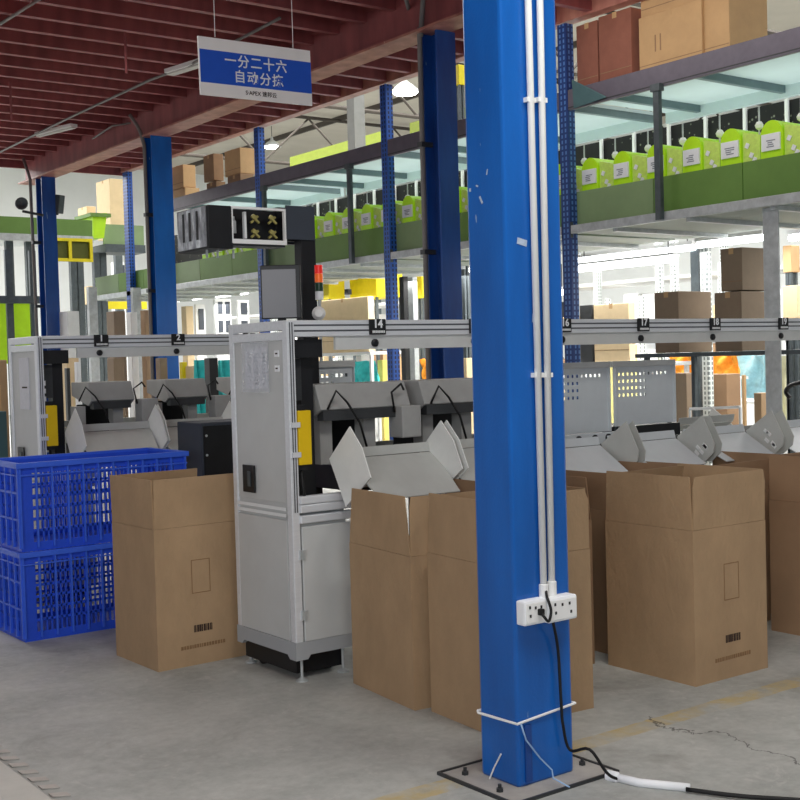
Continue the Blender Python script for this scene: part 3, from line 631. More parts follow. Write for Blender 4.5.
# machine bed and tray modules
def bed(x0, x1, y0, y1, zt, lab):
    b = thing('machine_bed', lab, 'machine bed', ((x0+x1)/2, (y0+y1)/2, 0))
    MB().box(x0, x1, y0, y1, zt-.12, zt).build('bed_frame', m_black, b)
    for y in (y0-.03, y1): MB().box(x0, x1, y, y+.03, zt-.1, zt-.01).build('side_profile', m_alu, b, bevel=.004)
    x = x0+.4
    while x < x1:
        for y in (y0+.05, y1-.05): MB().box(x-.02, x+.02, y-.02, y+.02, 0, zt-.12).build('leg', m_alud, b)
        x += 1.2
    return b
bed(3.36, 7.25, 4.93, 5.33, .98, 'long dark machine bed under the near sorting rail')
bed(C2.x+.36, pl2[-1]+.4, 7.53, 7.95, 1.0, 'long dark machine bed under the rear sorting rail')
def tray(cx, y0, lab, w=.54, group=None, dz=0.):
    t = thing('tilt_tray', lab, 'tray', (cx, y0+.2, 1.0+dz), group); hw = w/2
    MB().prism([(cx-hw, y0, 1.27+dz), (cx-hw, y0+.05, 1.39+dz), (cx-hw, y0+.34, 1.39+dz), (cx-hw, y0+.34, 1.30+dz), (cx-hw, y0+.06, 1.235+dz)], (w, 0, 0)).build('tray_body', m_tray, t, bevel=.004)
    MB().box(cx-hw+.01, cx+hw-.03, y0-.004, y0+.05, 1.215+dz, 1.262+dz).build('tray_lip', m_dark, t)
    MB().box(cx-hw+.02, cx+hw-.02, y0+.30, y0+.31, 1.0+dz, 1.24+dz).build('gap_shade_plate', m_black, t)  # black sheet added to paint the shade in the gap below the tray
    for a in (-.2, .06): MB().box(cx+a-.035, cx+a+.035, y0+.07, y0+.15, 1.0+dz, 1.235+dz).build('support_leg', m_tray, t)
    MB().box(cx+.17, cx+.29, y0-.06, y0+.05, 1.11+dz, 1.27+dz).build('drive_box', m_tray, t, bevel=.006)
    MB().tube([(cx-.24, y0-.01, 1.27+dz), (cx-.20, y0-.03, 1.36+dz), (cx-.14, y0-.035, 1.30+dz), (cx-.08, y0-.05, 1.20+dz), (cx-.05, y0-.06, 1.08+dz)], .006, 6).build('cable_loop', m_rubber, t, smooth=True)
    MB().tube([(cx+.16, y0-.01, 1.24+dz), (cx+.13, y0-.03, 1.34+dz), (cx+.19, y0-.03, 1.38+dz), (cx+.22, y0-.01, 1.35+dz)], .006, 6).build('cable_loop', m_rubber, t, smooth=True)
    return t
tray(3.45, 4.93, 'grey tilting tray with looped cables below number fourteen', group='trays of the near line')
tray(4.08, 4.93, 'grey tilting tray below number fifteen, left of the foreground column', group='trays of the near line')
for i, x in enumerate(pl2): tray(x+.1, 7.52, 'grey tilting tray on the rear line, %s from the left cabinet' % ORD[i], w=.30, group='trays of the rear line', dz=.02)
def perf_panel(x0, x1, y, z0, z1, lab, nx, group):
    p = thing('perforated_panel', lab, 'panel', ((x0+x1)/2, y, z0), group)
    a = (x1-x0)
    # a real sheet with square holes: strips around a grid of openings
    b = MB(); us = [x0]; zs = [z1]
    c0, c1 = x0+a*.06, x0+a*.9; n = nx; pitch = (c1-c0)/n; hs = .009
    z = z1-.045; rows = 4
    for r in range(rows):
        zz = z-r*.042; cnt = n if r == 0 else max(3, n//2+1)
        b.box(x0, x1, y, y+.004, zz+hs, (z1 if r == 0 else zz+.042-hs))
        x = c0; last = x0
        for k in range(cnt):
            xc = c0+pitch*(k+.5); b.box(last, xc-hs, y, y+.004, zz-hs, zz+hs); last = xc+hs
        b.box(last, x1, y, y+.004, zz-hs, zz+hs)
    zz = z-(rows-1)*.042-hs
    b.box(x0, x1, y, y+.004, z0, zz); b.build('perforated_sheet', m_chuteb, p)
    MB().box(x0-.01, x1+.01, y-.012, y+.02, z1, z1+.035).build('top_bar', m_machine, p)
    b = MB(); b.box(x0, x0+.006, y-.02, y, z0, z1); b.box(x1-.006, x1, y-.02, y, z0, z1); b.build('folded_edge', m_chuteb, p)
    MB().box(x0+.03, x1+.02, y-.03, y+.25, z0-.08, z0-.005).build('black_bar', m_black, p)
    for xx in (x0+.03, x1-.03): MB().box(xx-.012, xx+.012, y+.005, y+.02, .98, z1).build('support_strut', m_galvd, p)
    return p
perf_panel(5.37, 5.905, 5.1, 1.065, 1.42, 'grey perforated back panel under number seventeen', 12, 'perforated panels of the near line')
perf_panel(4.80, 5.325, 5.1, 1.04, 1.42, 'grey perforated back panel just right of the foreground column', 12, 'perforated panels of the near line')
perf_panel(3.52, 3.78, 5.53, 1.2, 1.47, 'grey perforated back panel behind the fourteenth tray', 7, 'perforated panels of the near line')
g_ = thing('gripper_unit', 'dark bar with two oval openings between the perforated panel and the chute', 'machine part', (5.0, 5.0, .98))
MB().box(4.8, 5.3, 4.96, 5.0, .985, 1.045).build('housing', m_chuteb, g_)
for x in (4.93, 5.06, 5.17, 5.25): MB().lathe((x, 4.96, 1.015), [(.024, 0), (.024, .006)], axis=(0, -1, 0), n=14).build('oval_opening', m_black, g_)

# ------------------------------------------------------------------ dark cabinet by the crates
by = 6.74; bx = spot(201, 423, y=by).x; bz = spot(201, 423, y=by).z
d_ = thing('equipment_box', 'dark slate equipment box between the blue crates and the white cabinet', 'equipment box', (bx+.2, by+.2, 0))
MB().box(bx, bx+.42, by, by+.33, 0, bz).build('housing', m_slate, d_, bevel=.006); MB().box(bx+.012, bx+.41, by-.006, by, .1, bz-.02).build('front_cover', m_black, d_)
for z in (bz-.2, bz-.08): MB().lathe((bx+.03, by-.006, z), [(.008, 0), (.008, .004)], axis=(0, -1, 0), n=10).build('screw', m_galv, d_)

# ------------------------------------------------------------------ overhead scanner, its post, monitor, tower light
def Yp(a, b): return spot(a, b, y=5.42)
p_ = thing('machine_post', 'black square post carrying the overhead scanner above the white cabinet', 'post', (3.46, 5.47, 0))
MB().box(3.41, 3.50, 5.43, 5.50, .0, 2.30).build('post', m_black, p_, bevel=.004); MB().box(3.36, 3.55, 5.38, 5.55, 0, .012).build('base_plate', m_dark, p_)
o = thing('overhead_scanner', 'black and silver overhead scanner unit with open cage of parts above the rail', 'scanner', (3.0, 5.5, 2.07))
a, b = Yp(209, 250), Yp(232, 206)
MB().box(a.x, b.x, 5.42, 5.76, a.z+.01, b.z).build('camera_housing', m_black, o, bevel=.004)
MB().box(a.x-.004, a.x, 5.44, 5.75, a.z+.02, b.z-.005).build('foil_side', m_silver, o)
b2 = MB(); 
for y in (5.52, 5.60, 5.67): b2.box(a.x-.006, a.x-.004, y, y+.02, a.z+.06, b.z-.02)
b2.build('side_slot', m_black, o)
c0, c1 = Yp(232, 243), Yp(286, 209)
f_ = MB(); f_.box(c0.x, c1.x, 5.42, 5.44, c0.z, c0.z+.022); f_.box(c0.x, c1.x, 5.42, 5.44, c1.z-.012, c1.z); f_.box(c1.x-.012, c1.x, 5.42, 5.44, c0.z+.022, c1.z-.012); f_.box(c0.x, c0.x+.01, 5.42, 5.44, c0.z+.022, c1.z-.012); f_.build('cage_frame', m_pvc, o)
MB().box(c0.x+.005, c1.x-.005, 5.53, 5.55, c0.z, c1.z).build('cage_back', m_black, o); MB().box(c0.x, c1.x, 5.44, 5.55, c0.z-.01, c0.z+.004).build('cage_floor', m_dark, o)
W_ = c1.x-c0.x; H_ = c1.z-c0.z
MB().lathe((c0.x+.14*W_, 5.48, c0.z+.3*H_), [(.014, 0), (.014, .06), (.007, .07), (.007, .085)], n=10).build('bottle_sensor', m_galv, o)
MB().box(c0.x+.30*W_, c0.x+.34*W_, 5.46, 5.48, c0.z+.03, c1.z-.02).build('divider', m_white, o)
for u in (.5, .82):
    for v in (.3, .7):
        x, z = c0.x+u*W_, c0.z+v*H_
        q = MB(); q.obox((x, 5.46, z), (.055, .012, .010), (0, .7, 0)); q.obox((x, 5.47, z), (.055, .012, .010), (0, -.7, 0)); q.obox((x-.012, 5.455, z+.012), (.02, .014, .02), (0, .5, 0)); q.build('crossed_arm', m_brass, o)
e0, e1 = Yp(286, 240), Yp(314, 207)
MB().box(e0.x+.003, e1.x, 5.42, 5.425+.0, e0.z+.005, e1.z).build('end_cover', m_slate, o); MB().box(e0.x+.003, e1.x, 5.505, 5.55, e0.z+.005, e1.z).build('rear_cover', m_black, o)
MB().box(a.x, e1.x, 5.56, 5.60, a.z+.06, a.z+.12).build('carrier_bar', m_dark, o)
for x in (a.x+.03, a.x+.09, c0.x+.05): MB().tube([(x, 5.5, a.z+.012), (x, 5.5, a.z-.03)], .006, 6).build('hanging_stud', m_galv, o)
mc = spot(281, 292, y=5.15); yw = -.62
mo = thing('monitor', 'dark grey monitor with black frame standing on the white cabinet rail', 'monitor', (mc.x, mc.y, 1.70))
RZ = Matrix.Rotation(yw, 3, 'Z')
def mon(cx, cz, sx_, sy_, sz_, dy=0): return (mc + RZ @ Vector((cx, dy, 0)) + Vector((0, 0, cz)), (sx_, sy_, sz_), (0, 0, yw))
MB().obox(*mon(0, 0, .195, .03, .262)).build('frame', m_black, mo, bevel=.004); MB().obox(*mon(-.008, -.008, .165, .004, .235, -.017)).build('screen', m_screen, mo)
MB().obox(*mon(0, -.14, .04, .03, .10, .02)).build('stand', m_black, mo)
tw = spot(320, 318, y=5.3); tl = thing('tower_light', 'signal tower light with red, orange and green segments behind the sorting rail', 'signal light', (tw.x, tw.y, 1.70))
z0 = spot(320, 300, y=5.3).z; z1 = spot(320, 265, y=5.3).z; dz = (z1-z0)/4
for i, (nm, mm) in enumerate((('white_segment', m_lbl), ('green_segment', m_gdark), ('orange_segment', m_amber), ('red_segment', m_red))):
    MB().lathe((tw.x, tw.y, z0+i*dz), [(.021, .001), (.021, dz-.001)], n=18).build(nm, mm, tl)
MB().lathe((tw.x, tw.y, 1.5), [(.008, 0), (.008, z0-1.5)], n=10).build('stem', m_galv, tl); MB().lathe((tw.x-.02, tw.y-.02, z0-.07), [(.035, 0), (.035, .03), (.02, .05)], axis=(-.5, -.8, 0), n=16).build('rotating_buzzer', m_pvc, tl)
# ================================================================== RACK BEHIND THE LINES
X2 = 7.9
BAYS = [2.55, 5.25, 8.0, 10.76, 13.5, 16.25, 19.0]
def upright(x, y, zt, lab, material, w=.11, d=.09, group=None):
    u = thing('rack_upright', lab, 'rack upright', (x, y, 0), group)
    b = MB(); b.box(x-d/2, x-d/2+.006, y-w/2, y+w/2, 0, zt); b.box(x-d/2+.006, x+d/2, y-w/2, y-w/2+.006, 0, zt); b.box(x-d/2+.006, x+d/2, y+w/2-.006, y+w/2, 0, zt); b.build('channel', material, u)
    MB().box(x-d/2-.03, x+d/2+.03, y-w/2-.03, y+w/2+.03, 0, .01).build('foot_plate', m_dark, u)
    return u
ULAB = ['beyond the right edge', 'near the right edge', 'just right of the foreground column', 'left of the tall dark blue column', 'behind the overhead scanner', 'hidden behind the bright blue column', 'at far left']
for i, y in enumerate(BAYS):
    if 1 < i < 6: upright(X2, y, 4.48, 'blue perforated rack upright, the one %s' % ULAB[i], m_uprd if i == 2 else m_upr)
upright(7.9, 17.5, 4.48, 'bright blue rack upright between the bright blue column and the farthest column', m_upr, w=.15)
for i in range(len(BAYS)-1):
    a, b = BAYS[i]+.06, BAYS[i+1]-.06; wd = ['at the right edge', 'right of the foreground column', 'between the foreground column and the next upright', 'behind the tower light', 'behind the overhead scanner', 'at the far left'][i]
    L = (a+b)/2
    t = thing('shelf_beam', 'grey steel shelf beam under the green panels, %s' % wd, 'beam', (X2, L, 2.59))
    MB().box(X2-.045, X2-.01, a, b, 2.592, 2.668).build('beam', m_galv, t, bevel=.004); MB().box(X2-.045, X2-.012, a-.012, a, 2.56, 2.70).build('end_connector', m_galvd, t); MB().box(X2-.045, X2-.012, b, b+.012, 2.56, 2.70).build('end_connector', m_galvd, t)
    d = thing('conveyor_deck', 'grey conveyor deck above the lit lower level, %s' % wd, 'shelf', (8.7, L, 2.6))
    MB().box(X2-.01, 9.4, a, b, 2.60, 2.655).build('deck_plate', mat('deck_underside', S(150, 158, 150), .6, var=.06), d)
    for y in (a+.5, L, b-.5): MB().box(X2, 9.4, y-.025, y+.025, 2.565, 2.60).build('cross_bar', m_galv, d)
    if i == 5: continue
    t = thing('shelf_beam', 'purple-grey top shelf beam of the rack, %s' % wd, 'beam', (X2, L, 3.70))
    MB().box(X2-.045, X2-.005, a, b, 3.70, 3.88).build('beam', m_purple, t, bevel=.004); MB().box(X2-.047, X2-.045, a, b, 3.715, 3.725).build('beam_lip', m_dark, t)
    d = thing('shelf_deck', 'pale blue-grey top shelf deck seen from below, %s' % wd, 'shelf', (8.6, L, 3.7))
    MB().box(X2-.005, 9.22, a, b, 3.80, 3.83).build('deck_plate', m_shelf, d)
    MB().box(9.16, 9.22, a, b, 3.70, 3.80).build('rear_edge', m_shelf, d)
    for y in (a+.03, L-.02, b-.4): MB().box(X2, 9.2, y-.025, y+.025, 3.735, 3.80).build('cross_bar', m_shelfd, d)
for (a, b, lab) in ((659, 150, 'slim grey post between the two shelf beams, right of the foreground column'), (351, 210, 'slim grey post between the two shelf beams, right of the tower light'), (266, 240, 'slim grey post behind the overhead scanner cage')):
    q = spot(a, b, x=7.84); s_ = thing('shelf_post', lab, 'post', (7.84, q.y, 2.67))
    MB().box(7.81, 7.855, q.y-.03, q.y+.03, 2.60, 3.72).build('post', m_galvd, s_, bevel=.003); MB().box(7.80, 7.86, q.y-.05, q.y+.05, 3.66, 3.72).build('top_bracket', m_galvd, s_)
q = spot(775, 215, x=8.0); s_ = thing('platform_leg', 'thick grey steel leg under the conveyor deck, near the right edge', 'post', (8., q.y, 0))
b = MB(); b.box(7.94, 7.955, q.y-.07, q.y+.07, 0, 2.59); b.build('front_flange', m_galv, s_); MB().box(7.955, 8.09, q.y+.05, q.y+.07, 0, 2.59).build('side_flange', m_galvd, s_); MB().box(7.9, 8.13, q.y-.11, q.y+.11, 0, .012).build('base_plate', m_dark, s_)
s_.name = 'platform_leg'
# green side panels
y = 19.0; k = 0; ys = []
while y > 3.6: ys.append(y); y -= .92
ys = ys[::-1]
for i, y in enumerate(ys):
    p = MB().box(X2+.05, X2+.065, y-.915, y-.004, 2.66, 2.975).build('guard_board', (m_green, m_green2, m_green)[i % 3], bevel=.002)
    tag(p, 'flat green side panel along the conveyor deck, %s counted from the right edge' % ORD[i], 'panel', 'green side panels')
# lime bins
def lime_bin(y, lab):
    b = thing('sorting_bin', lab, 'bin', (8.2, y, 2.66), 'lime bins on the conveyor deck')
    w = .20; pts = []
    for j in range(13):
        a = PI*j/12; pts.append((8.05, y-math.cos(a)*w/2*1.0, 3.17+math.sin(a)*.09+.02*math.sin(a)))
    pts = [(8.05, y-w/2, 2.66)] + pts + [(8.05, y+w/2, 2.66)]
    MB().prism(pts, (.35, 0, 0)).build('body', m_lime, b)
    l = MB().box(8.035, 8.05, y-.085, y+.085, 3.045, 3.175).build('label', m_lbl, b)
    q = MB(); rr = random.Random(int(y*100))
    for r in range(4): q.box(8.033, 8.035, y-rr.uniform(.01, .05), y+rr.uniform(.02, .05), 3.07+r*.016, 3.078+r*.016)
    q.build('label_marks', m_paperink, l)
    MB().prism([(8.07, y-w/2-.17, 2.66), (8.07, y-w/2-.005, 2.66), (8.07, y-w/2-.005, 3.235), (8.07, y-w/2-.17, 3.19)], (.3, 0, 0)).build('side_flap', m_limep, b)
    for (u, v) in ((.05, 3.12), (.09, 3.04), (.12, 3.0)): MB().obox((8.065, y-w/2-u, v), (.006, .035, .04), (.5, 0, 0)).build('clip', m_lbl, b)
    MB().tube([(8.25, y-.13, 3.2), (8.25, y-.13, 3.45)], .008, 6).build('hook_rod', m_galv, b); MB().lathe((8.25, y-.13, 3.26), [(.0, 0), (.028, .02), (.035, .045), (.02, .07), (0, .075)], n=10).build('hook_knob', m_pvc, b)
    return b
first = lime_bin(6.31, 'lime green bin with a white label nearest the right edge'); n = 1
for i in range(-1, 24):
    y = 6.31+.392*i
    if i == 0: continue
    lab = 'lime green bin half hidden at the right edge' if i < 0 else 'lime green bin on the conveyor deck, %s from the right edge' % ORD[i]
    if i < 6: lime_bin(y, lab)
    else: dup(first, (0, y-6.31, 0), lab, 'lime bins on the conveyor deck')
first['label'] = 'lime green bin with a white label, the first fully seen from the right edge'
tag(MB().box(9.30, 9.32, 3, 19, 2.66, 3.70).build('dark_netting', m_net), 'dark netting with pale ties hanging behind the lime bins', 'netting')
for i in range(24):
    y = 6.2+.45*i
    tag(MB().box(9.26, 9.285, y-.016, y+.016, 2.66, 3.80).build('hanger_post', m_white), 'thin white hanger post behind the lime bins, %s from the right edge' % ORD[i], 'post', 'thin white hanger posts')

# cartons on the top shelf
def box(x0, x1, y0, y1, z0, z1, lab, material, tape=True, group=None):
    c = thing('closed_carton', lab, 'carton', ((x0+x1)/2, (y0+y1)/2, z0), group)
    MB().box(x0, x1, y0, y1, z0, z1).build('box', material, c, bevel=.006)
    if tape:
        MB().box(x0-.0015, x1+.001, (y0+y1)/2-.025, (y0+y1)/2+.025, z1-.05, z1+.0015).build('packing_tape', m_card2, c)
        b = MB(); b.box(x0-.0015, x0, y0+.004, y1-.004, z1*.22+z0*.78-.003, z1*.22+z0*.78+.003); b.build('fold_line', m_card3, c)
    return c
G = 'cartons on the top shelf'
box(7.97, 8.5, 7.67, 7.93, 3.835, 4.46, 'narrow carton coloured by red bounce light on the top shelf beside the dark blue upright', m_card_bounce, group=G)
box(7.97, 8.5, 7.27, 7.655, 3.835, 4.475, 'wider carton coloured by red bounce light on the top shelf with a pale edge', m_card_bounce, group=G)
tg = box(8.02, 8.16, 6.55, 7.23, 3.835, 4.37, 'large tan carton in the middle of the top shelf', m_card2, group=G)
for u in (.62, .70): MB().box(8.018, 8.02, 6.55+u*.7, 6.55+u*.7+.012, 4.05, 4.19).build('hand_hole', m_card3, tg)
box(8.04, 8.16, 6.58, 7.22, 4.372, 4.66, 'tan carton stacked on the large tan carton under the mezzanine edge', m_card2, group=G)
# (see below: the two-sided carton beside it)
tb = MB().plate([spot(572, 80, x=7.84), spot(594, 91, x=7.84), spot(606, 97, x=7.84), spot(574, 108, x=7.84)], .01).build('teal_sheet', m_tile); tag(tb, 'teal plastic sheet draped over the top shelf beam beside the dark blue upright', 'sheet')
# left carton pile on the same shelf
def solid(xa, ya, xb, yb, lab, material, split=.45, z0=None, tape=False, group=None, on=False, **k):
    xc = xa+(xb-xa)*split; N_ = spot(xc, yb, **k); T_ = spot(xc, ya, x=N_.x)
    Y1 = spot(xa, yb, x=N_.x).y; X1 = spot(xb, yb, y=N_.y).x
    o = box(N_.x, X1, N_.y, Y1, N_.z if z0 is None else z0, T_.z, lab, material, tape=tape, group=group)
    if z0 is None and not on:
        for x_ in (N_.x+.03, X1-.03):
            for y_ in (N_.y+.03, Y1-.03): MB().box(x_-.015, x_+.015, y_-.015, y_+.015, 0, N_.z).build('stand_leg', m_galvd, o)
    return o
def boxpx(xa, ya, xb, yb, X, dx, lab, material, group=None, z0=None): return solid(xa, ya, xb, yb, lab, material, .5, z0, True, group, True, x=X)
solid(702, -14, 768, 45, 'tan carton with a bright right side, nearest the right edge on the top shelf', m_card2, .42, 3.835, True, G, x=8.05)
GL = 'carton pile left of the hanging lamp'
boxpx(207, 181, 226, 200, 8.0, .5, 'lower left brown carton of the pile on the top shelf', m_card3, GL, z0=3.835); boxpx(228, 173, 254, 196, 8.0, .5, 'lower right brown carton of the pile on the top shelf', m_card3, GL, z0=3.835)
A = spot(205, 181, x=8.0).z
boxpx(204, 153, 224, 180, 8.02, .5, 'upper left brown carton of the pile on the top shelf', m_card3, GL); boxpx(225, 147, 256, 173, 8.02, .5, 'upper right tan carton of the pile on the top shelf', m_card2, GL)
boxpx(171, 164, 196, 187, 8.1, .7, 'upper large tan carton beside the bright blue column', m_card2, GL); boxpx(171, 187, 200, 205, 8.1, .7, 'lower large tan carton beside the bright blue column', m_card2, GL, z0=3.835)
boxpx(97, 178, 124, 214, 9.0, 1.0, 'big cream carton near the far end of the top shelf', m_cream, GL, z0=3.835); boxpx(78, 206, 96, 216, 9.0, .5, 'small cream carton beside the big cream carton', m_cream, GL)

# ------------------------------------------------------------------ lit level below the conveyor deck
for i, (a, b, c_, d, X, lab) in enumerate(((578, 259.5, 695, 249, 10.2, 'upper lit tube right of the foreground column'), (578, 269, 676, 260, 9.8, 'lower lit tube right of the foreground column'), (698, 244.5, 765, 238.5, 9.6, 'lit tube left of the thick grey leg'), (178, 300, 208, 297, 10.5, 'lit tube right of the bright blue column'), (214, 296, 247, 293, 10.5, 'lit tube left of the dark monitor'), (457, 272, 471, 270, 10.5, 'short bit of lit tube left of the foreground column'), (790, 238, 830, 234, 10., 'lit tube at the right edge'), (560, 293, 568, 292, 10.4, 'lit tube peeping behind the foreground column'))):
    A, B = spot(a, b, x=X), spot(c_, d, x=X); z = (A.z+B.z)/2; t = thing('tube_lamp', 'bright white ' + lab, 'lamp', (X, (A.y+B.y)/2, z), 'lit tubes below the conveyor deck')
    MB().tube([(X, A.y, z), (X, B.y, z)], .03, 10).build('tube', m_tube, t); MB().box(X-.05, X+.05, B.y, A.y, z+.032, z+.07).build('batten', m_white, t)
    for yy in (A.y, B.y): MB().tube([(X, yy+(-.1 if yy == A.y else .1), z+.07), (X, yy+(-.1 if yy == A.y else .1), max(2.6, z+.3))], .006, 5).build('suspension', m_dark, t)
# pick table and cartons on it
tb = thing('pick_table', 'long grey table holding cartons behind the near rail', 'table', (8.75, 6.6, 0))
MB().box(8.4, 9.15, 5.0, 7.7, 1.455, 1.492).build('table_top', m_galvd, tb)
for y in (5.1, 7.6):
    for x in (8.45, 9.1): MB().box(x-.02, x+.02, y-.02, y+.02, 0, 1.455).build('leg', m_galvd, tb)
solid(655, 291, 712, 340, 'greyish brown carton with lower top on the table behind plate seventeen', m_grey_card, .42, 1.494, True, x=8.5)
solid(715, 291, 775, 340, 'lower greyish brown carton of the stack behind plate eighteen', m_grey_card, .45, 1.494, True, x=8.5); solid(721, 247, 772, 290, 'upper greyish brown carton of the stack beside the thick grey leg', m_grey_card, .42, None, True, None, True, x=8.52)
def rackpost(a, b0, X, zt, lab, material=None, w=.08): 
    q = spot(a, b0, x=X); return upright(X, q.y, zt, lab, material or m_uprw, w=w, d=.07, group='white posts of the far racks')
rackpost(660, 300, 12.0, 2.9, 'white rack post under the tubes, left of a close pair'); rackpost(675, 300, 12.0, 2.9, 'white rack post under the tubes, right of a close pair'); rackpost(708, 380, 9.9, 2.55, 'white perforated rack post between two brown cartons', w=.085)
rackpost(642, 310, 13.0, 2.3, 'thin white post behind plate seventeen', w=.05); rackpost(608, 300, 13.0, 2.3, 'thin white post behind the cream carton', w=.05); rackpost(722, 270, 12.4, 2.6, 'white post behind the carton stack')
q = spot(697, 280, x=10.25); t = thing('platform_leg', 'dark grey steel leg beside the white perforated post', 'post', (10.25, q.y, 0)); MB().box(10.21, 10.29, q.y-.05, q.y+.05, 0, 2.6).build('post', m_galvd, t); MB().box(10.15, 10.35, q.y-.08, q.y+.08, 0, .012).build('base_plate', m_dark, t)
def farbox(xa, ya, xb, yb, X, dx, lab, material, tape=False, split=.5):
    return solid(xa, ya, xb, yb, lab, material, split, 0 if yb > 330 else None, tape, x=X)
def farshelf(X, y0, y1, z, lab, dx=.6):
    s = thing('wall_shelf', lab, 'shelf', (X+dx/2, (y0+y1)/2, 0)); MB().box(X, X+dx, y0, y1, z-.04, z).build('board', m_white, s)
    for y in (y0+.03, y1-.03): MB().box(X+.02, X+.06, y-.02, y+.02, 0, z-.04).build('leg', m_white, s); MB().box(X+dx-.06, X+dx-.02, y-.02, y+.02, 0, z-.04).build('leg', m_white, s)
    return s
box(9.7, 9.8, spot(629, 330, x=9.7).y, spot(594, 330, x=9.7).y, 1.40, spot(610, 304, x=9.7).z, 'cream carton behind the rail, right of the foreground column', m_cream); farshelf(9.65, 8.6, 10.2, 1.40, 'white shelf under the cream carton')
box(9.7, 10.1, spot(592, 330, x=9.7).y, spot(580, 330, x=9.7).y, 1.40, spot(586, 305, x=9.7).z, 'dark grey box left of the cream carton', m_dark, tape=False)
farbox(676, 373, 698, 412, 9.6, .5, 'dark brown carton right of the perforated panel', m_grey_card); farbox(713, 374, 741, 412, 10.3, .4, 'brown cardboard sheets leaning right of the white perforated post', m_card3); farbox(742, 375, 747, 412, 9.9, .4, 'pale plank beside the brown cardboard sheets', m_card2)
farbox(754, 393, 769, 414, 9.4, .4, 'tan carton left of the thick grey leg', m_card)
def drape(xa, ya, xb, yb, X, lab, material):
    A, B = spot(xa, yb, x=X), spot(xb, ya, x=X)
    o = MB().sheet(lambda u, v: Vector((X+.05*math.sin(9*u+3*v)+.03*math.sin(17*u-5*v), A.y+(B.y-A.y)*u, A.z+(B.z-A.z)*(v if v < .99 else v-.05*abs(math.sin(7*u))))), 22, 14).build('cloth_bundle', material, smooth=True)
    st = thing('cloth_stand', 'slim white stand under the ' + lab, 'stand', (X, (A.y+B.y)/2, 0))
    MB().box(X-.1, X+.15, B.y, A.y, A.z-.06, A.z-.03).build('top_board', m_white, st)
    for yy in (A.y-.03, B.y+.03): MB().box(X+.0, X+.04, yy-.02, yy+.02, 0, A.z-.06).build('leg', m_white, st)
    return tag(o, lab, 'cloth')
drape(670, 354, 694, 374, 10.4, 'orange fabric bundle left of the dark grey leg', m_orange); drape(710, 354, 739, 374, 10.7, 'orange fabric bundle on top of the brown cardboard sheets', m_orange); drape(734, 353, 772, 398, 11.0, 'crumpled pale blue sheet left of the thick grey leg', m_sky)
sl = thing('stool_frame', 'white tube stool frame in front of the brown cardboard sheets', 'stool', spot(715, 425, x=9.0))
A, B = spot(690, 409, x=9.0), spot(740, 407, x=9.0)
MB().tube([A, B], .015, 6).build('top_bar', m_white, sl)
for q in (A, B): MB().tube([q, (9.0, q.y, 0)], .013, 6).build('leg', m_white, sl)
MB().tube([(9.0, (A.y*.55+B.y*.45), A.z), (9.0, A.y*.75+B.y*.25, .6)], .012, 6).build('brace', m_white, sl)
farbox(600, 345, 638, 372, 11.4, .4, 'pale yellow pile below the rail, left of the perforated panel', mat('pale_yellow', S(236, 226, 150), .7, var=.1)); 
drape(776, 352, 815, 420, 10.2, 'pale cream sheet right of the thick grey leg', mat('cream_sheet', S(226, 226, 190), .7, var=.08, bump=.4, bscale=10))
tag(MB().tube([spot(790, 398, x=9.3), spot(786, 392, x=9.3), spot(790, 386, x=9.3), spot(802, 382, x=9.3)], .02, 8).build('hose', m_rubber, smooth=True), 'black hose loop right of the thick grey leg', 'hose')
# right edge, above the rail
gb = farbox(783, 245, 800, 272, 10., .5, 'tan carton high on the right behind the thick grey leg', m_card2); gb2 = farbox(783, 285, 812, 318, 10., .5, 'pale carton behind the rail at the right edge', m_cream)

# second rack far behind
for i, X in enumerate((13.6,)):
    for j in range(9):
        y = 6+2.4*j; upright(X, y, 3.0, 'far white rack post, %s from the right edge' % ORD[j], m_uprw, w=.09, group='far white rack posts')
        if j < 8:
            for k, z in enumerate((.5, 1.2, 1.9, 2.6)):
                o = MB().box(X+.06, X+.9, y+.06, y+2.34, z-.05, z).build('far_shelf', m_white); tag(o, 'far white rack shelf, %s level up in the %s bay from the right' % (ORD[k], ORD[j]), 'shelf', 'far white rack shelves')
                x = y+.1; rr = random.Random(j*10+k); 
                while x < y+2.0 and z < 2.5:
                    w = rr.uniform(.28, .5); h = rr.uniform(.2, .5)
                    m_ = rr.choice((m_cream, m_white, m_card2, m_lbl, m_dark, m_card3, m_white))
                    o = MB().box(X+.1, X+.5, x, x+w, z, z+h).build('stored_box', m_, bevel=.01); tag(o, 'small box on the far white rack, bay %s from the right, level %s, %s along' % (ORD[j], ORD[k], ORD[int((x-y)/.25)]), 'box', 'boxes on the far white rack'); x += w+rr.uniform(.03, .2)
# yellow and cream items behind the rail, left of the pillar
farbox(313, 240, 345, 299, 10.0, .4, 'olive yellow cabinet just right of the tower light', mat('olive_yellow', S(200, 186, 24), .6, var=.06))
yc = farbox(350, 238, 403, 297, 10.3, .4, 'bright yellow panel behind the rail, left of the blue upright', m_yellow)
for b_ in (250, 292): MB().obox(spot(348, b_, x=10.0), (.06, .1, .08)).build('black_hinge', m_black, yc)
farbox(416, 276, 428, 298, 10.3, .4, 'small bright yellow panel beside the tall dark blue column', m_yellow)
box(9.4, 9.5, spot(368, 310, x=9.4).y, spot(318, 310, x=9.4).y, 1.62, spot(340, 299, x=9.4).z, 'cream carton behind the rail, right of the tower light', m_cream); farshelf(9.35, spot(372, 310, x=9.4).y, spot(314, 310, x=9.4).y, 1.62, 'white shelf under the cream carton right of the tower light')
rackpost(412, 300, 9.5, 2.55, 'pale post between the blue upright and the tall dark blue column', m_galv, w=.14); rackpost(404, 300, 9.3, 2.55, 'black post right of the blue upright', m_black, w=.09)
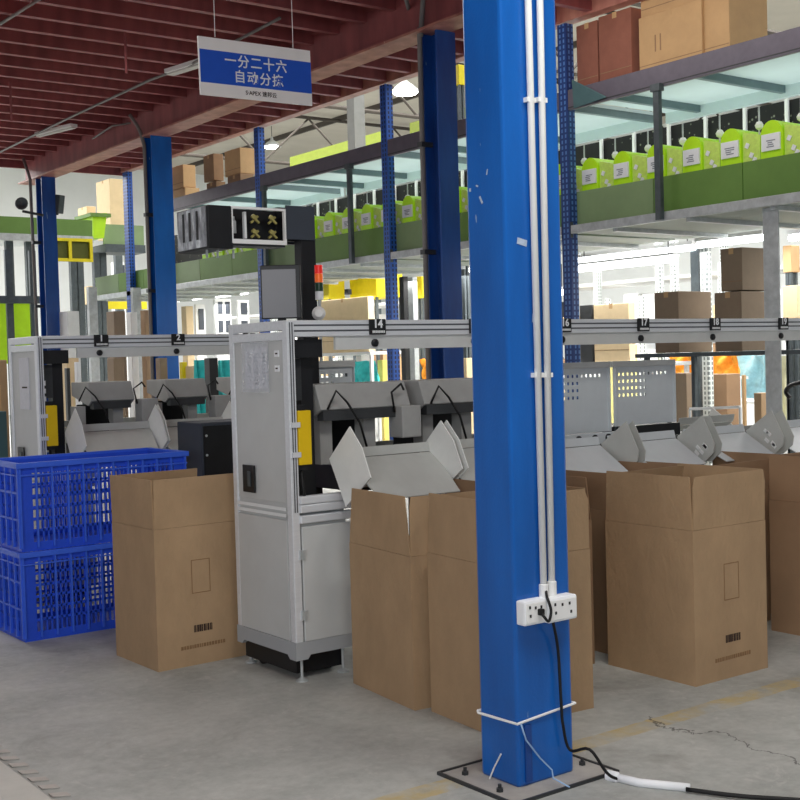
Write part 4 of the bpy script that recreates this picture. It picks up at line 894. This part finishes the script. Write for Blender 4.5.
drape(352, 360, 378, 382, 9.6, 'turquoise cloth bundle seen under the rail near number fourteen', m_cyan); farbox(378, 360, 388, 384, 9.9, .3, 'yellow pile right of the turquoise bundle under the rail', mat('soft_yellow', S(240, 220, 120), .7)); 
drape(423, 358, 431, 384, 9.8, 'orange strip of cloth left of the tall dark blue column', m_orange); farbox(460, 358, 474, 386, 9.5, .4, 'cream pile right of the tall dark blue column under the rail', m_cream)
farbox(396, 357, 404, 386, 9.7, .3, 'small tan pile between the blue upright and the black post', m_card2)

# ------------------------------------------------------------------ left background
GY = 19.6
def gp(a, b, Y=GY): return spot(a, b, y=Y)
A, B = gp(-25, 216), gp(92, 221)
g = thing('overhead_conveyor', 'green overhead conveyor crossing behind the farthest column at the left', 'conveyor', ((A.x+B.x)/2, GY, A.z-.6))
zt = gp(0, 216).z; zb = gp(0, 233).z; zl = gp(0, 240).z
MB().box(A.x, B.x, GY, GY+.03, zb, zt).build('side_guard', m_green, g); MB().box(A.x, B.x, GY-.03, GY+.9, zl, zb).build('frame_profile', m_galv, g); MB().box(A.x, B.x, GY+.87, GY+.9, zb, zt).build('side_guard', m_green, g)
for a in (12, 32, 76, 82): 
    q = gp(a, 250); MB().box(q.x-.06, q.x+.06, GY+.1, GY+.2, 0, zl).build('support_leg', m_galvd, g)
hp = [gp(92, 213), gp(107, 213), gp(104, 238), gp(94, 238)]
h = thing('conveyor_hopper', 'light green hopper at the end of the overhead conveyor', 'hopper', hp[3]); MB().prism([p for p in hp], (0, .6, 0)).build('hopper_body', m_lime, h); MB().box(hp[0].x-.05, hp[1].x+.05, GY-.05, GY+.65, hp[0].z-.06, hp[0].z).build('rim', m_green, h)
A, B = gp(52, 261, 19.2), gp(92, 239, 19.2); c = thing('guard_cage', 'yellow framed olive mesh guard below the green conveyor', 'guard', ((A.x+B.x)/2, 19.2, A.z))
MB().box(A.x, B.x, 19.22, 19.24, A.z, B.z).build('mesh_panel', m_olive, c)
b = MB(); t = .05; m_x = gp(70, 250, 19.2).x
b.box(A.x, B.x, 19.18, 19.22, A.z, A.z+t); b.box(A.x, B.x, 19.18, 19.22, B.z-t, B.z); b.box(B.x-t, B.x, 19.18, 19.22, A.z+t, B.z-t); b.box(m_x-t/2, m_x+t/2, 19.18, 19.22, A.z+t, B.z-t); b.box(A.x, A.x+t, 19.18, 19.22, A.z+t, B.z-t); b.build('yellow_frame', m_yellow, c)
gl = spot(112, 232, y=19.3)
A, B = gp(106, 225), gp(146, 225); g2 = thing('overhead_conveyor', 'dull green conveyor section beside the bright blue column', 'conveyor', ((A.x+B.x)/2, GY, A.z))
MB().box(A.x, B.x, GY+.1, GY+.15, gp(120, 244).z, gp(120, 224).z).build('side_guard', m_green2, g2); MB().box(A.x, B.x, GY+.05, GY+.6, gp(120, 252).z, gp(120, 244).z).build('frame_profile', m_galvd, g2)
for a in (102, 108): q = gp(a, 260); MB().box(q.x-.06, q.x+.06, GY+.2, GY+.3, 0, gp(120, 252).z).build('support_leg', m_galvd, g2)
# lower left: green bands, beam, carton wall
A, B = gp(-20, 338, 18.6), gp(32, 303, 18.6); farg = thing('green_curtain', 'bright green sheet low behind the left machine cabinet', 'sheet', ((A.x+B.x)/2, 18.6, 0)); MB().box(A.x, B.x, 18.6, 18.63, A.z-.4, B.z).build('sheet', m_lime, farg); MB().box(A.x, B.x, 18.58, 18.66, B.z, B.z+.1).build('edge_bar', m_galvd, farg)
for xx in (A.x+.1, B.x-.05): MB().box(xx-.03, xx+.03, 18.63, 18.69, 0, A.z).build('leg', m_galvd, farg)
q0_, q1_ = gp(-20, 304, 18.), gp(36, 300, 18.); bm_ = thing('cross_beam', 'dark horizontal beam left of the farthest column', 'beam', q0_); MB().box(q0_.x, q1_.x+.1, 18., 18.1, q1_.z-.05, q1_.z+.06).build('beam', m_galvd, bm_)
for a in (12, 36): q = gp(a, 320, 18.05); MB().box(q.x-.05, q.x+.05, 18.1, 18.16, 0, 3.3).build('post', m_galvd, bm_)
def boxy(xa, ya, xb, yb, Y, dy, lab, material, floor=True, tape=False, split=.4):
    return solid(xa, ya, xb, yb, lab, material, split, 0 if floor else None, tape, y=Y)
boxy(-12, 360, 10, 440, 9.2, .6, 'brown carton at the left edge behind the blue crates', m_card, tape=True); boxy(-14, 385, 3, 440, 8.6, .5, 'tan carton sagging at the left edge', m_card2)
boxy(-20, 412, 8, 446, 8.2, .3, 'dark teal box behind the blue crates at the left edge', m_tile)
# things seen between rear rail and rack beam
boxy(107, 311, 126, 336, 14.5, .5, 'dark brown carton above the rear rail, left of the bright blue column', m_grey_card); boxy(141, 310, 152, 336, 14.3, .5, 'narrow tan carton beside the bright blue column above the rear rail', m_card); boxy(127, 312, 138, 336, 14.8, .4, 'pale grey box between two brown cartons above the rear rail', m_white)
boxy(84, 286, 97, 304, 21, .5, 'cream box under the far shelf left of the bright blue column', m_cream, False); farshelf(10.0, 22, 23, 2.0, 'far white shelf at the left')
boxy(60, 311, 80, 336, 16.5, .4, 'pale box behind the farthest column above the rear rail', m_white)
q = spot(104, 305, y=20.5); q2 = spot(147, 305, y=20.5); yb_ = thing('guard_rail', 'long yellow guard rail far behind the rear sorting rail', 'guard rail', (q.x, 20.5, 0)); MB().box(q.x, q2.x, 20.5, 20.56, q.z-.07, q.z+.07).build('bar', m_yellow, yb_)
for xx in (q.x+.1, q2.x-.1): MB().box(xx-.05, xx+.05, 20.56, 20.66, 0, q.z+.07).build('post', m_galv, yb_)
for (a, b0, lab) in ((92, 300, 'grey post above the rear rail, right of the farthest column'), (136, 300, 'pale post left of the bright blue column')):
    q = spot(a, b0, y=15.8); t = thing('shelf_post', lab, 'post', (q.x, 15.8, 0)); MB().box(q.x-.06, q.x+.06, 15.76, 15.84, 0, 2.6).build('post', m_galv, t); MB().box(q.x-.1, q.x+.1, 15.7, 15.9, 0, .012).build('base_plate', m_dark, t)
boxy(60, 358, 80, 392, 13.5, .5, 'cream stack below the rear rail near the left cabinet', m_cream); boxy(65, 368, 71, 392, 13.2, .2, 'dark gap box below the rear rail', m_dark); boxy(75, 362, 82, 392, 13.3, .2, 'white slim box below the rear rail', m_lbl); boxy(108, 358, 125, 392, 13.4, .3, 'olive cardboard below the rear rail', m_grey_card)
boxy(156, 358, 168, 380, 12.4, .4, 'dark brown box below the rear rail beside the bright blue column', m_grey_card); boxy(180, 362, 188, 388, 12.2, .3, 'yellow box below the rear rail', m_yellow); 
o = spot(200, 372, y=11.5); dr = MB().sheet(lambda u, v: Vector((spot(193, 372, y=11.5).x+(spot(207, 372, y=11.5).x-spot(193, 372, y=11.5).x)*u, 11.5+.04*math.sin(9*u+4*v), .01+(spot(200, 360, y=11.5).z-.01)*v)), 14, 12).build('cloth_bundle', m_cyan, smooth=True); tag(dr, 'turquoise cloth below the rear rail, left of the near white cabinet', 'cloth')
dr = MB().sheet(lambda u, v: Vector((spot(217, 372, y=11.2).x+(spot(233, 372, y=11.2).x-spot(217, 372, y=11.2).x)*u, 11.2+.04*math.sin(8*u+4*v), .01+(spot(225, 360, y=11.2).z-.01)*v)), 14, 12).build('cloth_bundle', m_cyan, smooth=True); tag(dr, 'turquoise cloth touching the near white cabinet edge', 'cloth')
boxy(205, 358, 219, 392, 11.0, .3, 'black post-like box between two turquoise cloths', m_black); boxy(186, 366, 207, 388, 12.0, .3, 'cream box behind the turquoise cloth', m_cream)

def glazed(xa, ya, xb, yb, Y, lab, nx, nz):
    o = boxy(xa, ya, xb, yb, Y, .4, lab, m_white, split=.12); P_ = spot(xa+(xb-xa)*.12, ya, y=Y); Q_ = spot(xb, yb, y=Y)
    for i in range(nx):
        for j in range(nz):
            w_ = (Q_.x-P_.x)/nx; h_ = (P_.z-Q_.z)/nz
            MB().box(P_.x+w_*(i+.2), P_.x+w_*(i+.8), Y-.012, Y-.002, Q_.z+h_*(j+.2), Q_.z+h_*(j+.85)).build('dark_pane', m_slate, o)
    return o
glazed(214, 299, 232, 336, 18, 'white glazed cabinet far behind the rear rail, left of the monitor', 2, 2); glazed(237, 300, 250, 336, 18.3, 'narrow white glazed cabinet right beside the monitor edge', 1, 2)
glazed(195, 304, 206, 336, 17.6, 'white cabinet with a tall dark pane right of the bright blue column', 1, 1); boxy(182, 306, 194, 336, 17.4, .3, 'cream board leaning right of the bright blue column', m_cream)
glazed(112, 262, 132, 300, 27, 'white far cabinet with dark panes between the far posts', 3, 2)
for i, a in enumerate((118, 129)):
    q = spot(a, 262, y=21.5); t = thing('far_post', 'dark post of the far conveyor, %s of the bright blue upright' % ('left' if i == 0 else 'just left'), 'post', (q.x, 21.5, 0)); MB().box(q.x-.07, q.x+.07, 21.45, 21.55, 0, spot(120, 250, y=21.5).z).build('post', m_galvd, t); MB().box(q.x-.12, q.x+.12, 21.4, 21.6, 0, .015).build('foot_plate', m_dark, t)
# ------------------------------------------------------------------ hall lamps, cream walls far up, yellow-green far conveyor
for (a, b, Y, lab) in ((272, 146, 19, 'bright lamp hanging in the hall right of the carton pile'), (405, 91, 14, 'bright lamp hanging in the hall left of the tall dark blue column')):
    q = spot(a, b, x=Y); t = thing('high_bay_lamp', lab, 'lamp', q, 'hall lamps'); MB().lathe(q-Vector((0, 0, .06)), [(.2, 0), (.24, .05), (.02, .06)], n=18).build('lens', m_lamp, t); MB().lathe(q-Vector((0, 0, .02)), [(.28, 0), (.16, .12), (.05, .2), (.03, .3)], n=18).build('shade', m_galv, t); MB().tube([q+Vector((0, 0, .25)), (q.x, q.y, 8.6)], .01, 5).build('cable', m_dark, t)
for (a, b, c_, d, X, lab) in ((290, 140, 383, 166, 15, 'yellow-green upper conveyor behind the rack, right of the bright lamp'), (410, 118, 470, 138, 13, 'yellow-green upper conveyor beside the tall dark blue column')):
    A, B = spot(a, d, x=X), spot(c_, b, x=X); t = thing('upper_conveyor', lab, 'conveyor', (X, (A.y+B.y)/2, A.z)); z0 = (spot(a, d, x=X).z+spot(c_, b+14, x=X).z)/2
    MB().box(X, X+.04, B.y, A.y, z0, z0+.34).build('side_guard', m_yg, t); MB().box(X-.03, X+.8, B.y, A.y, z0-.1, z0).build('frame', m_galv, t)
    for u in (.15, .85): MB().box(X+.1, X+.2, B.y+(A.y-B.y)*u-.05, B.y+(A.y-B.y)*u+.05, 0, z0-.1).build('support_leg', m_galvd, t)
t = farbox(452, 64, 466, 84, 9.5, .4, 'small bright yellow box high beside the foreground column', m_yellow)
q = spot(356, 120, x=11.0); t = thing('roof_column', 'pale roof column behind the rack, right of the hanging lamp', 'column', (11., q.y, 0)); MB().box(10.9, 11.1, q.y-.1, q.y+.1, 0, 8.5).build('shaft', mat('roof_column_grey', S(132, 134, 132), .6, var=.08), t); MB().box(10.8, 11.2, q.y-.2, q.y+.2, 0, .02).build('base_plate', m_dark, t)
A, B = spot(290, 130, x=14), spot(330, 118, x=14)

# ================================================================== LIGHT
W = bpy.data.worlds.new('world'); SC.world = W; W.use_nodes = True
W.node_tree.nodes['Background'].inputs[0].default_value = (.84, .90, 1, 1); W.node_tree.nodes['Background'].inputs[1].default_value = .27
def area(name, loc, size, e, rot=(0, 0, 0), col=(1, .98, .95), sy=None):
    l = bpy.data.lights.new(name, 'AREA'); l.energy = e; l.shape = 'RECTANGLE'; l.size = size; l.size_y = sy or size; l.color = col
    o = bpy.data.objects.new(name, l); COL.objects.link(o); o.location = loc; o.rotation_euler = rot; return o
area('hall_lights', (16, 18, 8.3), 12, 4600, sy=26)
area('aisle_lights', (9.6, 11, 2.5), .5, 200, sy=14)
area('far_aisle_lights', (11.6, 12, 3.2), 1.5, 520, sy=16)
area('left_hall_lights', (1, 30, 8), 10, 5200, sy=14)
area('shelf_fill', (8.75, 10, 2.98), .3, 85, (math.radians(180), 0, 0), sy=14)  # unseen upward fill added behind the bins to brighten the shelf underside
area('rack_fill', (6.95, 5.6, 4.3), .5, 26, (0, math.radians(-60), 0), (1, .96, .9), sy=5)  # added fill without a fixture, brightens the cartons on the top shelf
area('front_fill', (-5.5, -2.5, 3.2), 5, 330, (math.radians(78), 0, math.radians(-52)), (.93, .97, 1), sy=3.2)  # unseen fill added behind the camera to light the foreground from the front
area('bay_light', (2.6, 1.6, 4.4), 3, 135, (0, 0, 0), (1, 1, .95), sy=1.2)
area('bay_light', (2.6, 9.5, 4.4), 3, 80, (0, 0, 0), (1, .97, .92), sy=1.2)
SC.view_settings.view_transform = 'Standard'; SC.view_settings.look = 'None'; SC.view_settings.exposure = 0; SC.view_settings.gamma = 1
SC.cycles.use_denoising = True; SC.cycles.max_bounces = 8; SC.cycles.sample_clamp_indirect = 6
